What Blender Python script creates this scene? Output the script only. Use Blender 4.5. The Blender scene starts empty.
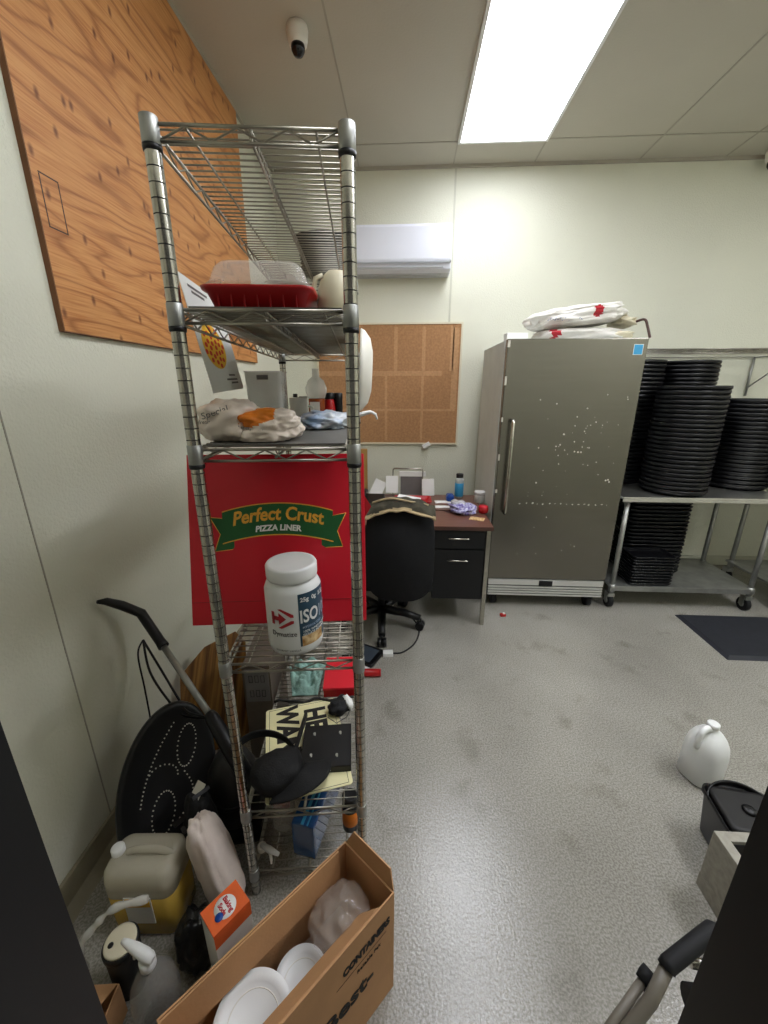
import bpy, bmesh, math, random
from mathutils import Vector, Matrix, noise
random.seed(7)
PI=math.pi
sc=bpy.context.scene
col=sc.collection
# ------------------------------------------------------------ camera model
F=400.0; HC=1.63; YAW=math.radians(3.2); PIT=math.radians(17.25)
def ray(x,y):
    a=(x-384)/F; b=-(y-512)/F
    fw=math.cos(PIT)+b*math.sin(PIT); up=-math.sin(PIT)+b*math.cos(PIT)
    return Vector((a*math.cos(YAW)-fw*math.sin(YAW), a*math.sin(YAW)+fw*math.cos(YAW), up))
def atz(x,y,z):
    r=ray(x,y); return Vector((0,0,HC))+r*((z-HC)/r.z)
def aty(x,y,Y):
    r=ray(x,y); return Vector((0,0,HC))+r*(Y/r.y)
def atx(x,y,X):
    r=ray(x,y); return Vector((0,0,HC))+r*(X/r.x)
# ------------------------------------------------------------ shelf frame
SA=math.radians(6.5)
def SH(r,d,z=0):
    return Vector((-.482+r*math.cos(SA)-d*math.sin(SA), .888+r*math.sin(SA)+d*math.cos(SA), z))
# ------------------------------------------------------------ materials
def lin(h):
    h=h.lstrip('#'); v=[int(h[i:i+2],16)/255 for i in (0,2,4)]
    return tuple((c/12.92 if c<=.04045 else ((c+.055)/1.055)**2.4) for c in v)+(1,)
def mat(name,c,rough=.5,metal=0,var=0,vscale=8,bump=0,bscale=60,alpha=1,trans=0,ior=1.45,spec=.5,c2=None,coat=0,emit=None,estr=0,rvar=0,stretch=(1,1,1),sss=0):
    m=bpy.data.materials.new(name); m.use_nodes=True
    nt=m.node_tree; N=nt.nodes; L=nt.links; b=N['Principled BSDF']
    base=lin(c)
    b.inputs['Base Color'].default_value=base
    b.inputs['Roughness'].default_value=rough; b.inputs['Metallic'].default_value=metal
    b.inputs['Alpha'].default_value=alpha; b.inputs['Transmission Weight'].default_value=trans
    b.inputs['IOR'].default_value=ior; b.inputs['Specular IOR Level'].default_value=spec
    b.inputs['Coat Weight'].default_value=coat
    if sss: b.inputs['Subsurface Weight'].default_value=sss; b.inputs['Subsurface Radius'].default_value=(.02,.02,.02)
    tc=N.new('ShaderNodeTexCoord'); mp=N.new('ShaderNodeMapping'); L.new(tc.outputs['Object'],mp.inputs[0]); mp.inputs['Scale'].default_value=stretch
    if var or c2:
        n=N.new('ShaderNodeTexNoise'); n.inputs['Scale'].default_value=vscale; n.inputs['Detail'].default_value=5
        L.new(mp.outputs[0],n.inputs['Vector'])
        r=N.new('ShaderNodeValToRGB'); r.color_ramp.elements[0].position=.35; r.color_ramp.elements[1].position=.65
        if c2: r.color_ramp.elements[0].color=lin(c2); r.color_ramp.elements[1].color=base
        else:
            r.color_ramp.elements[0].color=tuple(max(0,v*(1-var)) for v in base[:3])+(1,)
            r.color_ramp.elements[1].color=tuple(min(1,v*(1+var)) for v in base[:3])+(1,)
        L.new(n.outputs['Fac'],r.inputs[0]); L.new(r.outputs[0],b.inputs['Base Color'])
        if rvar:
            mr=N.new('ShaderNodeMapRange'); mr.inputs['To Min'].default_value=max(0,rough-rvar); mr.inputs['To Max'].default_value=min(1,rough+rvar)
            mr.inputs['From Min'].default_value=.3; mr.inputs['From Max'].default_value=.7
            L.new(n.outputs['Fac'],mr.inputs['Value']); L.new(mr.outputs[0],b.inputs['Roughness'])
    if bump:
        n2=N.new('ShaderNodeTexNoise'); n2.inputs['Scale'].default_value=bscale; n2.inputs['Detail'].default_value=3
        L.new(mp.outputs[0],n2.inputs['Vector'])
        bp=N.new('ShaderNodeBump'); bp.inputs['Strength'].default_value=bump; bp.inputs['Distance'].default_value=.01
        L.new(n2.outputs['Fac'],bp.inputs['Height']); L.new(bp.outputs[0],b.inputs['Normal'])
    if emit: b.inputs['Emission Color'].default_value=lin(emit); b.inputs['Emission Strength'].default_value=estr
    return m
M={}
M['wall']=mat('wall_panel','#d8d8c6',.42,var=.03,vscale=1.3,bump=.35,bscale=110)
M['ceil']=mat('ceiling_panel','#bdb8aa',.55,var=.03,vscale=1.5,bump=.1,bscale=80)
M['seam']=mat('ceiling_seam','#a9a496',.6,var=.03)
M['wseam']=mat('wall_seam','#c4c4b2',.5,var=.03)
M['lseam']=mat('panel_joint','#9f9c8c',.6,var=.05)
M['base']=mat('cove_base','#8f8872',.5,var=.15,vscale=10)
M['jamb']=mat('door_frame_dark','#0b0c10',.5,var=.1)
M['chrome']=mat('chrome','#b0ada3',.22,1,var=.12,vscale=30)
M['wire']=mat('shelf_wire','#9f9b90',.33,1,var=.1,vscale=20)
M['ring']=mat('post_groove','#1c1b1a',.5,.3,var=.1)
M['black']=mat('black_plastic','#08080a',.42,var=.15,vscale=12)
M['blackm']=mat('black_matte','#09090a',.75,var=.2,vscale=15,bump=.2,bscale=200)
M['bpan']=mat('black_pan','#0b0b0e',.36,.0,var=.2,vscale=6)
M['rubber']=mat('rubber','#0f1013',.7,var=.15)
M['red']=mat('red_plastic','#a50d12',.35,var=.06,vscale=5)
M['redcard']=mat('red_carton','#c8182a',.38,var=.04,vscale=4)
M['redcard2']=mat('red_carton_edge','#8e1a20',.6,var=.1)
M['steel']=mat('brushed_steel','#807d75',.27,1,var=.02,vscale=3,stretch=(1,1,14))
M['steelside']=mat('steel_side','#d2d6d1',.75,0,var=.04,spec=.15)
M['alu']=mat('aluminium','#d2d1cc',.38,1,var=.06)
M['galv']=mat('galvanised','#a3a4a0',.45,.85,var=.12,vscale=14)
M['white']=mat('white_plastic','#e9eae8',.35,var=.02)
M['whitem']=mat('white_paper','#e6e6e2',.75,var=.03)
M['offw']=mat('offwhite_plastic','#d7cfb4',.45,var=.04)
M['acw']=mat('ac_white','#dfe2ea',.25,var=.01)
M['acg']=mat('ac_grey','#b4b8bd',.4,var=.03)
M['cork']=mat('cork','#a97e56',.9,var=.12,vscale=60,bump=.3,bscale=300)
M['corkl']=mat('cork_faded','#b98f66',.9,var=.1,vscale=60,bump=.3,bscale=300)
M['cardb']=mat('cardboard','#bd9064',.8,var=.07,vscale=7,bump=.08,bscale=120)
M['cardd']=mat('cardboard_inner','#a67c50',.85,var=.08,vscale=7)
M['ink']=mat('black_ink','#1a1713',.7,var=.1)
M['inkg']=mat('grey_ink','#6e6a68',.7,var=.1)
M['liner']=mat('shelf_liner','#6d6b66',.5,.2,var=.12,vscale=6)
M['desk']=mat('desk_laminate','#6a463a',.3,var=.15,vscale=5,stretch=(1,12,1))
M['deskedge']=mat('desk_edge','#4a3128',.5,var=.1)
M['deskm']=mat('desk_black_metal','#0b0c0f',.45,.0,var=.1)
M['fabric']=mat('chair_fabric','#0b0c0f',.9,var=.25,vscale=30,bump=.3,bscale=400)
M['olive']=mat('olive_cloth','#403d30',.9,var=.35,vscale=18,bump=.3,bscale=100)
M['tan']=mat('tan_cloth','#b3a07c',.9,var=.2,vscale=18)
M['mat']=mat('floor_mat','#24262d',.6,var=.1,vscale=20,bump=.2,bscale=200)
M['blue']=mat('blue_plastic','#16418f',.3,var=.1)
M['teal']=mat('teal_cloth','#86a99f',.9,var=.15,vscale=20,bump=.3,bscale=120)
M['yellow']=mat('sign_board','#e6dfae',.55,var=.03)
M['green']=mat('banner_green','#1d5a2c',.5,var=.05)
M['gold']=mat('banner_gold','#e3a73a',.5,var=.08,vscale=40)
M['navy']=mat('label_navy','#2c4b5e',.45,var=.08,vscale=20)
M['labr']=mat('label_red','#b3202c',.5,var=.03)
M['cream']=mat('label_cream','#e3c896',.6,c2='#a9783c',vscale=60)
M['orange']=mat('orange_print','#d9791c',.5,var=.15,vscale=25)
M['oran2']=mat('orange_carton','#e0642b',.55,var=.1,vscale=20)
M['bread']=mat('bakery_bag','#e4d6c8',.32,var=.07,vscale=14,bump=.3,bscale=25,coat=.3)
M['bagw']=mat('printed_white_bag','#d9dcde',.35,c2='#8fa6c4',vscale=16,bump=.3,bscale=30)
M['flour']=mat('flour_bag','#dcd9d2',.5,var=.05,vscale=10,bump=.4,bscale=22)
M['grip']=mat('tube_beige','#6c665b',.4,var=.06)
M['sink']=mat('sink_terrazzo','#9a968a',.6,var=.12,vscale=50)
M['sinki']=mat('sink_inside','#2e2e2e',.6,var=.15,vscale=20)
M['wood']=mat('striped_wood','#a87a3e',.6,c2='#5e3c1c',vscale=3,stretch=(22,1,.6))
M['stick']=mat('stick_wood','#a98347',.7,var=.1)
M['cream2']=mat('cream_cup','#e4e1d6',.4,var=.02)
M['screen']=mat('tablet_face','#3f4750',.35,var=.05)
M['purple']=mat('purple_print','#5b4a9a',.4,c2='#c9c9dd',vscale=60)
M['sky']=mat('sticker_blue','#3a96c4',.4,var=.1)
M['fuzz']=mat('resid','#cfcbbd',.7,var=.1)
M['pizza']=mat('pizza_red','#d6301a',.6,var=.1)
M['pizzay']=mat('pizza_yellow','#f0bb32',.6,var=.1)
M['cam']=mat('camera_white','#ded9cf',.4,var=.02)
M['dglass']=mat('dark_dome','#0a0a0c',.08,var=.1)
M['honey']=mat('amber_liquid','#8e3f12',.25,var=.1)
M['dust']=mat('dusty_black','#1d1c1b',.55,var=.2,vscale=10)
M['flesh']=mat('pinkish_plastic','#e2d4cb',.4,var=.08,vscale=10,bump=.4,bscale=18)
def clear(name,c,rough=.1,alpha=.35):
    m=mat(name,c,rough,alpha=alpha,spec=.9,var=.04,vscale=10,bump=.3,bscale=25); return m
M['clear']=clear('clear_plastic','#e6e4de',.06,.32)
M['clear2']=clear('cloudy_plastic','#e6e6e0',.15,.48)
M['clearbag']=clear('clear_bag','#dccbbb',.08,.30)
M['milk']=mat('milky_jug','#eef0ee',.35,trans=.0,var=.02,sss=.3)
M['liq']=mat('yellow_liquid','#c9a548',.15,var=.06,vscale=6,alpha=.8)
M['liqj']=mat('jug_haze','#d2ccb8',.25,var=.05,alpha=.6)
M['blueclear']=mat('blue_film','#234a7c',.12,var=.15,vscale=6,coat=.6)
def floor_mat():
    m=bpy.data.materials.new('epoxy_floor'); m.use_nodes=True; nt=m.node_tree; N=nt.nodes; L=nt.links; b=N['Principled BSDF']
    tc=N.new('ShaderNodeTexCoord')
    def no(s,d=4):
        n=N.new('ShaderNodeTexNoise'); n.inputs['Scale'].default_value=s; n.inputs['Detail'].default_value=d; L.new(tc.outputs['Object'],n.inputs['Vector']); return n
    a=no(1.6,6); c=no(150,2); e=no(5,6)
    r=N.new('ShaderNodeValToRGB'); r.color_ramp.elements[0].position=.3; r.color_ramp.elements[0].color=lin('#9b9890'); r.color_ramp.elements[1].position=.7; r.color_ramp.elements[1].color=lin('#b0ada5')
    L.new(a.outputs['Fac'],r.inputs[0])
    r2=N.new('ShaderNodeValToRGB'); r2.color_ramp.elements[0].position=.38; r2.color_ramp.elements[0].color=lin('#c4c2bb'); r2.color_ramp.elements[1].position=.62; r2.color_ramp.elements[1].color=(1,1,1,1)
    L.new(c.outputs['Fac'],r2.inputs[0])
    mx=N.new('ShaderNodeMix'); mx.data_type='RGBA'; mx.blend_type='MULTIPLY'; mx.inputs[0].default_value=.85
    L.new(r.outputs[0],mx.inputs[6]); L.new(r2.outputs[0],mx.inputs[7])
    r3=N.new('ShaderNodeValToRGB'); r3.color_ramp.elements[0].position=.28; r3.color_ramp.elements[0].color=lin('#bdb9b0'); r3.color_ramp.elements[1].position=.42; r3.color_ramp.elements[1].color=(1,1,1,1)
    L.new(e.outputs['Fac'],r3.inputs[0])
    m2=N.new('ShaderNodeMix'); m2.data_type='RGBA'; m2.blend_type='MULTIPLY'; m2.inputs[0].default_value=.5
    L.new(mx.outputs[2],m2.inputs[6]); L.new(r3.outputs[0],m2.inputs[7]); L.new(m2.outputs[2],b.inputs['Base Color'])
    b.inputs['Roughness'].default_value=.22; b.inputs['Specular IOR Level'].default_value=.75
    bp=N.new('ShaderNodeBump'); bp.inputs['Strength'].default_value=.10; bp.inputs['Distance'].default_value=.01
    n3=no(110,3); L.new(n3.outputs['Fac'],bp.inputs['Height']); L.new(bp.outputs[0],b.inputs['Normal'])
    return m
M['floor']=floor_mat()
def ply_mat():
    m=bpy.data.materials.new('plywood_grain'); m.use_nodes=True; nt=m.node_tree; N=nt.nodes; L=nt.links; b=N['Principled BSDF']
    tc=N.new('ShaderNodeTexCoord'); mp=N.new('ShaderNodeMapping'); mp.inputs['Scale'].default_value=(1,.55,3.0); mp.inputs['Rotation'].default_value=(math.radians(6),0,0)
    L.new(tc.outputs['Object'],mp.inputs[0])
    n=N.new('ShaderNodeTexNoise'); n.inputs['Scale'].default_value=1.3; n.inputs['Detail'].default_value=2.5; n.inputs['Roughness'].default_value=.45; L.new(mp.outputs[0],n.inputs['Vector'])
    mu=N.new('ShaderNodeMath'); mu.operation='MULTIPLY'; mu.inputs[1].default_value=14; L.new(n.outputs['Fac'],mu.inputs[0])
    fr=N.new('ShaderNodeMath'); fr.operation='PINGPONG'; fr.inputs[1].default_value=.5; L.new(mu.outputs[0],fr.inputs[0])
    r=N.new('ShaderNodeValToRGB'); r.color_ramp.elements[0].position=.0; r.color_ramp.elements[0].color=lin('#a66c38')
    r.color_ramp.elements[1].position=.16; r.color_ramp.elements[1].color=lin('#c98d52'); e=r.color_ramp.elements.new(.5); e.color=lin('#d0965a')
    L.new(fr.outputs[0],r.inputs[0])
    # fine streaks
    mp2=N.new('ShaderNodeMapping'); mp2.inputs['Scale'].default_value=(1,2,60); L.new(tc.outputs['Object'],mp2.inputs[0])
    n2=N.new('ShaderNodeTexNoise'); n2.inputs['Scale'].default_value=3; n2.inputs['Detail'].default_value=4; L.new(mp2.outputs[0],n2.inputs['Vector'])
    r2=N.new('ShaderNodeValToRGB'); r2.color_ramp.elements[0].position=.3; r2.color_ramp.elements[0].color=lin('#dcbf9f'); r2.color_ramp.elements[1].position=.6; r2.color_ramp.elements[1].color=(1,1,1,1)
    L.new(n2.outputs['Fac'],r2.inputs[0])
    mx=N.new('ShaderNodeMix'); mx.data_type='RGBA'; mx.blend_type='MULTIPLY'; mx.inputs[0].default_value=.8
    L.new(r.outputs[0],mx.inputs[6]); L.new(r2.outputs[0],mx.inputs[7])
    # knots
    mp3=N.new('ShaderNodeMapping'); mp3.inputs['Scale'].default_value=(1,1.3,.75); L.new(tc.outputs['Object'],mp3.inputs[0])
    v=N.new('ShaderNodeTexVoronoi'); v.voronoi_dimensions='2D'; v.inputs['Scale'].default_value=6.5; sp=N.new('ShaderNodeSeparateXYZ'); L.new(mp3.outputs[0],sp.inputs[0]); cx=N.new('ShaderNodeCombineXYZ'); L.new(sp.outputs['Y'],cx.inputs['X']); L.new(sp.outputs['Z'],cx.inputs['Y']); L.new(cx.outputs[0],v.inputs['Vector'])
    r3=N.new('ShaderNodeValToRGB'); r3.color_ramp.elements[0].position=.03; r3.color_ramp.elements[0].color=lin('#7a4b2e'); r3.color_ramp.elements[1].position=.10; r3.color_ramp.elements[1].color=(1,1,1,1)
    L.new(v.outputs['Distance'],r3.inputs[0])
    m3=N.new('ShaderNodeMix'); m3.data_type='RGBA'; m3.blend_type='MULTIPLY'; m3.inputs[0].default_value=.75
    L.new(mx.outputs[2],m3.inputs[6]); L.new(r3.outputs[0],m3.inputs[7]); L.new(m3.outputs[2],b.inputs['Base Color'])
    b.inputs['Roughness'].default_value=.55
    return m
M['smoke']=clear('smoky_plastic','#a5a39d',.12,.42); M['bagd']=mat('dark_bag','#0d0c0c',.35,var=.2,vscale=9,bump=.4,bscale=20)
M['ply']=ply_mat()
M['oldcard']=mat('old_carton','#5d5348',.8,var=.12,vscale=9)
M['slat']=mat('grille_metal','#cfcfca',.35,.4,var=.04)
M['plyedge']=mat('plywood_edge','#7a5234',.7,var=.2,vscale=10)
def emis(name,c,s):
    m=bpy.data.materials.new(name); m.use_nodes=True; nt=m.node_tree; N=nt.nodes; L=nt.links
    N.remove(N['Principled BSDF']); e=N.new('ShaderNodeEmission'); e.inputs['Strength'].default_value=s
    tc=N.new('ShaderNodeTexCoord'); sx=N.new('ShaderNodeSeparateXYZ'); L.new(tc.outputs['Object'],sx.inputs[0])
    w=N.new('ShaderNodeMath'); w.operation='ABSOLUTE'; L.new(sx.outputs['X'],w.inputs[0])
    r=N.new('ShaderNodeValToRGB'); r.color_ramp.elements[0].position=0; r.color_ramp.elements[0].color=tuple(v*.72 for v in lin(c)[:3])+(1,)
    r.color_ramp.elements[1].position=.13; r.color_ramp.elements[1].color=lin(c)
    L.new(w.outputs[0],r.inputs[0]); L.new(r.outputs[0],e.inputs['Color']); L.new(e.outputs[0],N['Material Output'].inputs[0]); return m
LS=8.5
M['tube']=emis('light_diffuser','#f3f6ff',6.2); M['fill_right']=emis('added_light_right','#f6f8ff',13.0); M['fill_door']=emis('added_light_door','#f6f8ff',7.0)
# ------------------------------------------------------------ geometry helpers
def frame(p,q):
    p=Vector(p); q=Vector(q); z=(q-p).normalized()
    a=Vector((0,0,1)) if abs(z.z)<.9 else Vector((1,0,0))
    x=a.cross(z).normalized(); y=z.cross(x); return x,y,z
class MB:
    def __init__(s): s.bm=bmesh.new(); s.mi=0
    def _set(s,fs):
        for f in fs: f.material_index=s.mi
    def box(s,a,b,bev=0,R=None):
        """corners a,b ; optional matrix R"""
        x0,y0,z0=a; x1,y1,z1=b
        co=[(x0,y0,z0),(x1,y0,z0),(x1,y1,z0),(x0,y1,z0),(x0,y0,z1),(x1,y0,z1),(x1,y1,z1),(x0,y1,z1)]
        t=bmesh.new(); vs=[t.verts.new(c) for c in co]
        for f in ((0,3,2,1),(4,5,6,7),(0,1,5,4),(1,2,6,5),(2,3,7,6),(3,0,4,7)): t.faces.new([vs[i] for i in f])
        if bev: bmesh.ops.bevel(t,geom=list(t.edges),offset=bev,segments=2,affect='EDGES',profile=.7)
        if R is not None: t.transform(R)
        s.merge(t); return s
    def merge(s,t):
        t.verts.index_update(); vm=[s.bm.verts.new(v.co) for v in t.verts]
        for f in t.faces:
            try: g=s.bm.faces.new([vm[v.index] for v in f.verts]); g.material_index=s.mi; g.smooth=f.smooth
            except ValueError: pass
        t.free()
    def cyl(s,p,q,r,n=12,r2=None,smooth=True):
        if r2 is None: r2=r
        p=Vector(p);q=Vector(q); x,y,z=frame(p,q)
        A=[];B=[]
        for i in range(n):
            t=2*PI*i/n; d=x*math.cos(t)+y*math.sin(t)
            A.append(s.bm.verts.new(p+d*r)); B.append(s.bm.verts.new(q+d*r2))
        for i in range(n):
            j=(i+1)%n; f=s.bm.faces.new((A[i],A[j],B[j],B[i])); f.smooth=smooth; f.material_index=s.mi
        s._set([s.bm.faces.new(A[::-1]),s.bm.faces.new(B)]); return s
    def tube(s,pts,r,n=10,closed=False):
        P=[Vector(p) for p in pts]; rs=r if isinstance(r,(list,tuple)) else [r]*len(P)
        m=len(P); rings=[]; px=None
        for i,p in enumerate(P):
            a=P[(i-1)%m] if (i or closed) else p; b=P[(i+1)%m] if (i<m-1 or closed) else p
            z=(b-a).normalized()
            if px is None:
                u=Vector((0,0,1)) if abs(z.z)<.9 else Vector((1,0,0)); x=u.cross(z).normalized()
            else: x=(px-z*px.dot(z)).normalized()
            y=z.cross(x); px=x
            rings.append([s.bm.verts.new(p+(x*math.cos(2*PI*k/n)+y*math.sin(2*PI*k/n))*rs[i]) for k in range(n)])
        for i in range(m if closed else m-1):
            A=rings[i];B=rings[(i+1)%m]
            for k in range(n):
                j=(k+1)%n; f=s.bm.faces.new((A[k],A[j],B[j],B[k])); f.smooth=True; f.material_index=s.mi
        if not closed: s._set([s.bm.faces.new(rings[0][::-1]),s.bm.faces.new(rings[-1])])
        return s
    def lathe(s,prof,n=32,c=(0,0,0),R=None,mis=None,squash=(1,1)):
        c=Vector(c); rings=[]
        for (r,z) in prof:
            ring=[]
            for k in range(n):
                t=2*PI*k/n; v=Vector((r*math.cos(t)*squash[0],r*math.sin(t)*squash[1],z))
                if R is not None: v=R@v
                ring.append(s.bm.verts.new(c+v))
            rings.append(ring)
        for i in range(len(prof)-1):
            for k in range(n):
                j=(k+1)%n; f=s.bm.faces.new((rings[i][k],rings[i][j],rings[i+1][j],rings[i+1][k])); f.smooth=True
                f.material_index=mis[i] if mis else s.mi
        s._set([s.bm.faces.new(rings[0][::-1]),s.bm.faces.new(rings[-1])]); return s
    def prism(s,poly,z0,z1,R=None):
        A=[Vector((x,y,z0)) for x,y in poly]; B=[Vector((x,y,z1)) for x,y in poly]
        if R is not None: A=[R@v for v in A]; B=[R@v for v in B]
        A=[s.bm.verts.new(v) for v in A]; B=[s.bm.verts.new(v) for v in B]; n=len(A)
        s._set([s.bm.faces.new(A[::-1]),s.bm.faces.new(B)])
        for i in range(n):
            j=(i+1)%n; s._set([s.bm.faces.new((A[i],A[j],B[j],B[i]))])
        return s
    def hull(s,a4,b4):
        A=[s.bm.verts.new(Vector(v)) for v in a4];B=[s.bm.verts.new(Vector(v)) for v in b4]; n=len(A)
        s._set([s.bm.faces.new(A[::-1]),s.bm.faces.new(B)])
        for i in range(n):
            j=(i+1)%n; s._set([s.bm.faces.new((A[i],A[j],B[j],B[i]))])
        return s
    def surf(s,fn,nu,nv,cu=False,cv=False,pick=None):
        V=[[s.bm.verts.new(fn(i/nu,j/nv)) for j in range(nv if cv else nv+1)] for i in range(nu if cu else nu+1)]
        for i in range(nu):
            for j in range(nv):
                i2=(i+1)%len(V) if cu else i+1; j2=(j+1)%len(V[0]) if cv else j+1
                try: f=s.bm.faces.new((V[i][j],V[i2][j],V[i2][j2],V[i][j2]))
                except ValueError: continue
                f.smooth=True; f.material_index=pick(f.calc_center_median()) if pick else s.mi
        return s
    def blob(s,c,size,seed=0,amp=.1,fs=3,e=.6,R=None,n=36,pick=None,flat=None):
        """superellipsoid pillow with wrinkles"""
        c=Vector(c); sx,sy,sz=size
        def sg(v,p): return math.copysign(abs(v)**p,v)
        def fn(u,v):
            th=2*PI*u; ph=PI*(v-.5)*.998
            d=Vector((sg(math.cos(ph),e)*sg(math.cos(th),e),sg(math.cos(ph),e)*sg(math.sin(th),e),sg(math.sin(ph),e)))
            k=1+amp*noise.noise(d*fs+Vector((seed*7.1,seed*3.3,0)))+amp*.45*noise.noise(d*fs*2.7+Vector((seed,9,4)))
            q=Vector((d.x*sx*k,d.y*sy*k,d.z*sz*k))
            if flat is not None and q.z<-flat: q.z=-flat
            if R is not None: q=R@q
            return c+q
        s.surf(fn,n,n//2,cu=True,pick=pick); return s
    def build(s,name,mats,parent=None,bevel=0,world=True,solid=0):
        bmesh.ops.remove_doubles(s.bm,verts=s.bm.verts,dist=1e-6)
        bmesh.ops.recalc_face_normals(s.bm,faces=s.bm.faces)
        if parent is not None and world:
            s.bm.transform(WM(parent).inverted())
        me=bpy.data.meshes.new(name); s.bm.to_mesh(me); s.bm.free()
        for m in (mats if isinstance(mats,(list,tuple)) else [mats]): me.materials.append(M[m])
        o=bpy.data.objects.new(name,me); col.objects.link(o)
        if parent is not None: o.parent=parent
        if solid: 
            md=o.modifiers.new('s','SOLIDIFY'); md.thickness=solid; md.offset=0
        if bevel:
            md=o.modifiers.new('b','BEVEL'); md.width=bevel; md.segments=2; md.limit_method='ANGLE'; md.angle_limit=math.radians(40)
        return o
def WM(o):
    m=Matrix.LocRotScale(o.location,o.rotation_euler,None)
    return WM(o.parent)@m if o.parent else m
def thing(name,label,cat,loc=(0,0,0),rz=0,group=None):
    o=bpy.data.objects.new(name,None); col.objects.link(o); o.empty_display_size=.05
    o.location=Vector(loc); o.rotation_euler=(0,0,rz); o['label']=label; o['category']=cat
    if group: o['group']=group
    return o
def tag(o,label,cat,group=None,kind=None):
    o['label']=label; o['category']=cat
    if group: o['group']=group
    if kind: o['kind']=kind
    return o
def struct(o): o['kind']='structure'; return o
def dup(root,loc,label=None,group=None,rz=None):
    r=root.copy(); col.objects.link(r); r.location=loc
    if rz is not None: r.rotation_euler=(0,0,rz)
    if label: r['label']=label
    if group: r['group']=group
    for ch in list(root.children):
        c=ch.copy(); col.objects.link(c); c.parent=r
        for g in list(ch.children):
            d=g.copy(); col.objects.link(d); d.parent=c
    return r
def B(a,b,bev=0,R=None): return MB().box(a,b,bev,R)
def text(body,size,R,mat_,parent,name='lettering',bold=0,shear=0,fn=None,align='CENTER',sx=1.0,thick=.0004):
    cu=bpy.data.curves.new(name,'FONT'); cu.body=body; cu.size=size; cu.offset=bold; cu.shear=shear; cu.align_x=align; cu.align_y='CENTER'
    cu.resolution_u=3; cu.extrude=thick
    t=bpy.data.objects.new('t',cu); me=bpy.data.meshes.new_from_object(t)
    bpy.data.objects.remove(t); bpy.data.curves.remove(cu)
    Wi=WM(parent).inverted() if parent else Matrix()
    for v in me.vertices:
        c=Vector((v.co.x*sx,v.co.y,v.co.z))
        if fn: c=fn(c)
        if R is not None: c=R@c
        v.co=Wi@c
    me.name=name; me.materials.clear(); me.materials.append(M[mat_])
    for p in me.polygons: p.material_index=0
    o=bpy.data.objects.new(name,me); col.objects.link(o)
    if parent: o.parent=parent
    return o
def facing(loc,rz=0): # upright text plane facing -Y (then turned by rz)
    return Matrix.Translation(loc)@Matrix.Rotation(rz,4,'Z')@Matrix.Rotation(PI/2,4,'X')
def TR(loc,rz=0,rx=0,ry=0):
    return Matrix.Translation(Vector(loc))@Matrix.Rotation(rz,4,'Z')@Matrix.Rotation(ry,4,'Y')@Matrix.Rotation(rx,4,'X')
def place_world(o,parent): pass

# ============================================================ ROOM
XL=-1.085; YB=3.72; ZC=3.25; XR=3.9; YF=.35
struct(B((XL-.1,-.9,-.1),(XR+.1,YB+.1,0)).build('floor','floor'))
struct(B((XL-.1,.20,ZC),(XR+.1,YB+.1,ZC+.1)).build('ceiling','ceil'))
struct(B((XL-.1,.2,0),(XL,YB,ZC)).build('wall_left','wall'))
struct(B((XL-.1,YB,0),(XR+.1,YB+.1,ZC)).build('wall_back','wall'))
struct(B((XR,.2,0),(XR+.1,YB,ZC)).build('wall_right','wall'))
wf=MB(); wf.box((XL,.2,0),(-.53,YF,ZC)); wf.box((.47,.2,0),(XR,YF,ZC)); wf.box((-.53,.2,2.2),(.47,YF,ZC))
struct(wf.build('wall_front','wall'))
df=MB(); df.box((-.53,.16,0),(-.487,YF+.012,2.2)); df.box((.412,.16,0),(.47,YF+.012,2.2)); df.box((-.487,.16,2.14),(.412,YF+.012,2.2))
struct(df.build('door_frame','jamb'))
bb=MB(); bb.prism([(XL,0),(XL+.05,0),(XL+.018,.03),(XL+.012,.11),(XL,.11)],-YB,-YF,R=Matrix(((1,0,0,0),(0,0,-1,0),(0,1,0,0),(0,0,0,1))))
struct(bb.build('baseboard_left','base'))
struct(B((XL,YB-.012,0),(XR,YB,.09)).build('baseboard_back','wseam'))
# ceiling joints
k=1
def trim(a,b,m):
    global k
    o=struct(B(a,b).build('trim_%d'%k,m)); k+=1; return o
trim((XL,3.405,ZC-.003),(XR,3.417,ZC),'seam')
for x in (-.40,.32,.925,1.69,2.3): trim((x-.005,3.417 if x in(.32,.925) else .5,ZC-.003),(x+.005,YB,ZC),'seam')
trim((XL,YB-.02,ZC-.02),(XR,YB,ZC),'seam'); trim((XL,YF,ZC-.02),(XL+.02,YB-.02,ZC),'seam')
trim((.335,YB-.004,2.16),(.350,YB,ZC-.02),'wseam')
trim((XL,1.036,.11),(XL+.002,1.040,ZC-.02),'lseam')
# ============================================================ LIGHTS
def troffer(x0,y0,w,l,label,tm='fill_right'):
    t=thing('ceiling_light',label,'light',(x0+w/2,y0+l/2,ZC))
    f=MB(); e=.018
    f.box((x0,y0,ZC-.022),(x0+w,y0+e,ZC)); f.box((x0,y0+l-e,ZC-.022),(x0+w,y0+l,ZC)); f.box((x0,y0+e,ZC-.022),(x0+e,y0+l-e,ZC)); f.box((x0+w-e,y0+e,ZC-.022),(x0+w,y0+l-e,ZC))
    f.build('frame','white',t)
    B((x0+e,y0+e,ZC-.014),(x0+w-e,y0+l-e,ZC-.002)).build('diffuser',tm,t)
troffer(.318,2.18,.607,1.22,'long bright fluorescent ceiling light with white frame','tube')
troffer(2.35,.62,.607,1.22,'added fluorescent ceiling light out of view at right')  # assumed fixture out of view, added to brighten the room from the right
troffer(.318,.55,.607,1.22,'added unseen fluorescent ceiling light just inside the doorway','fill_door')  # unseen lamp added over the entrance to lift the foreground
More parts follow.
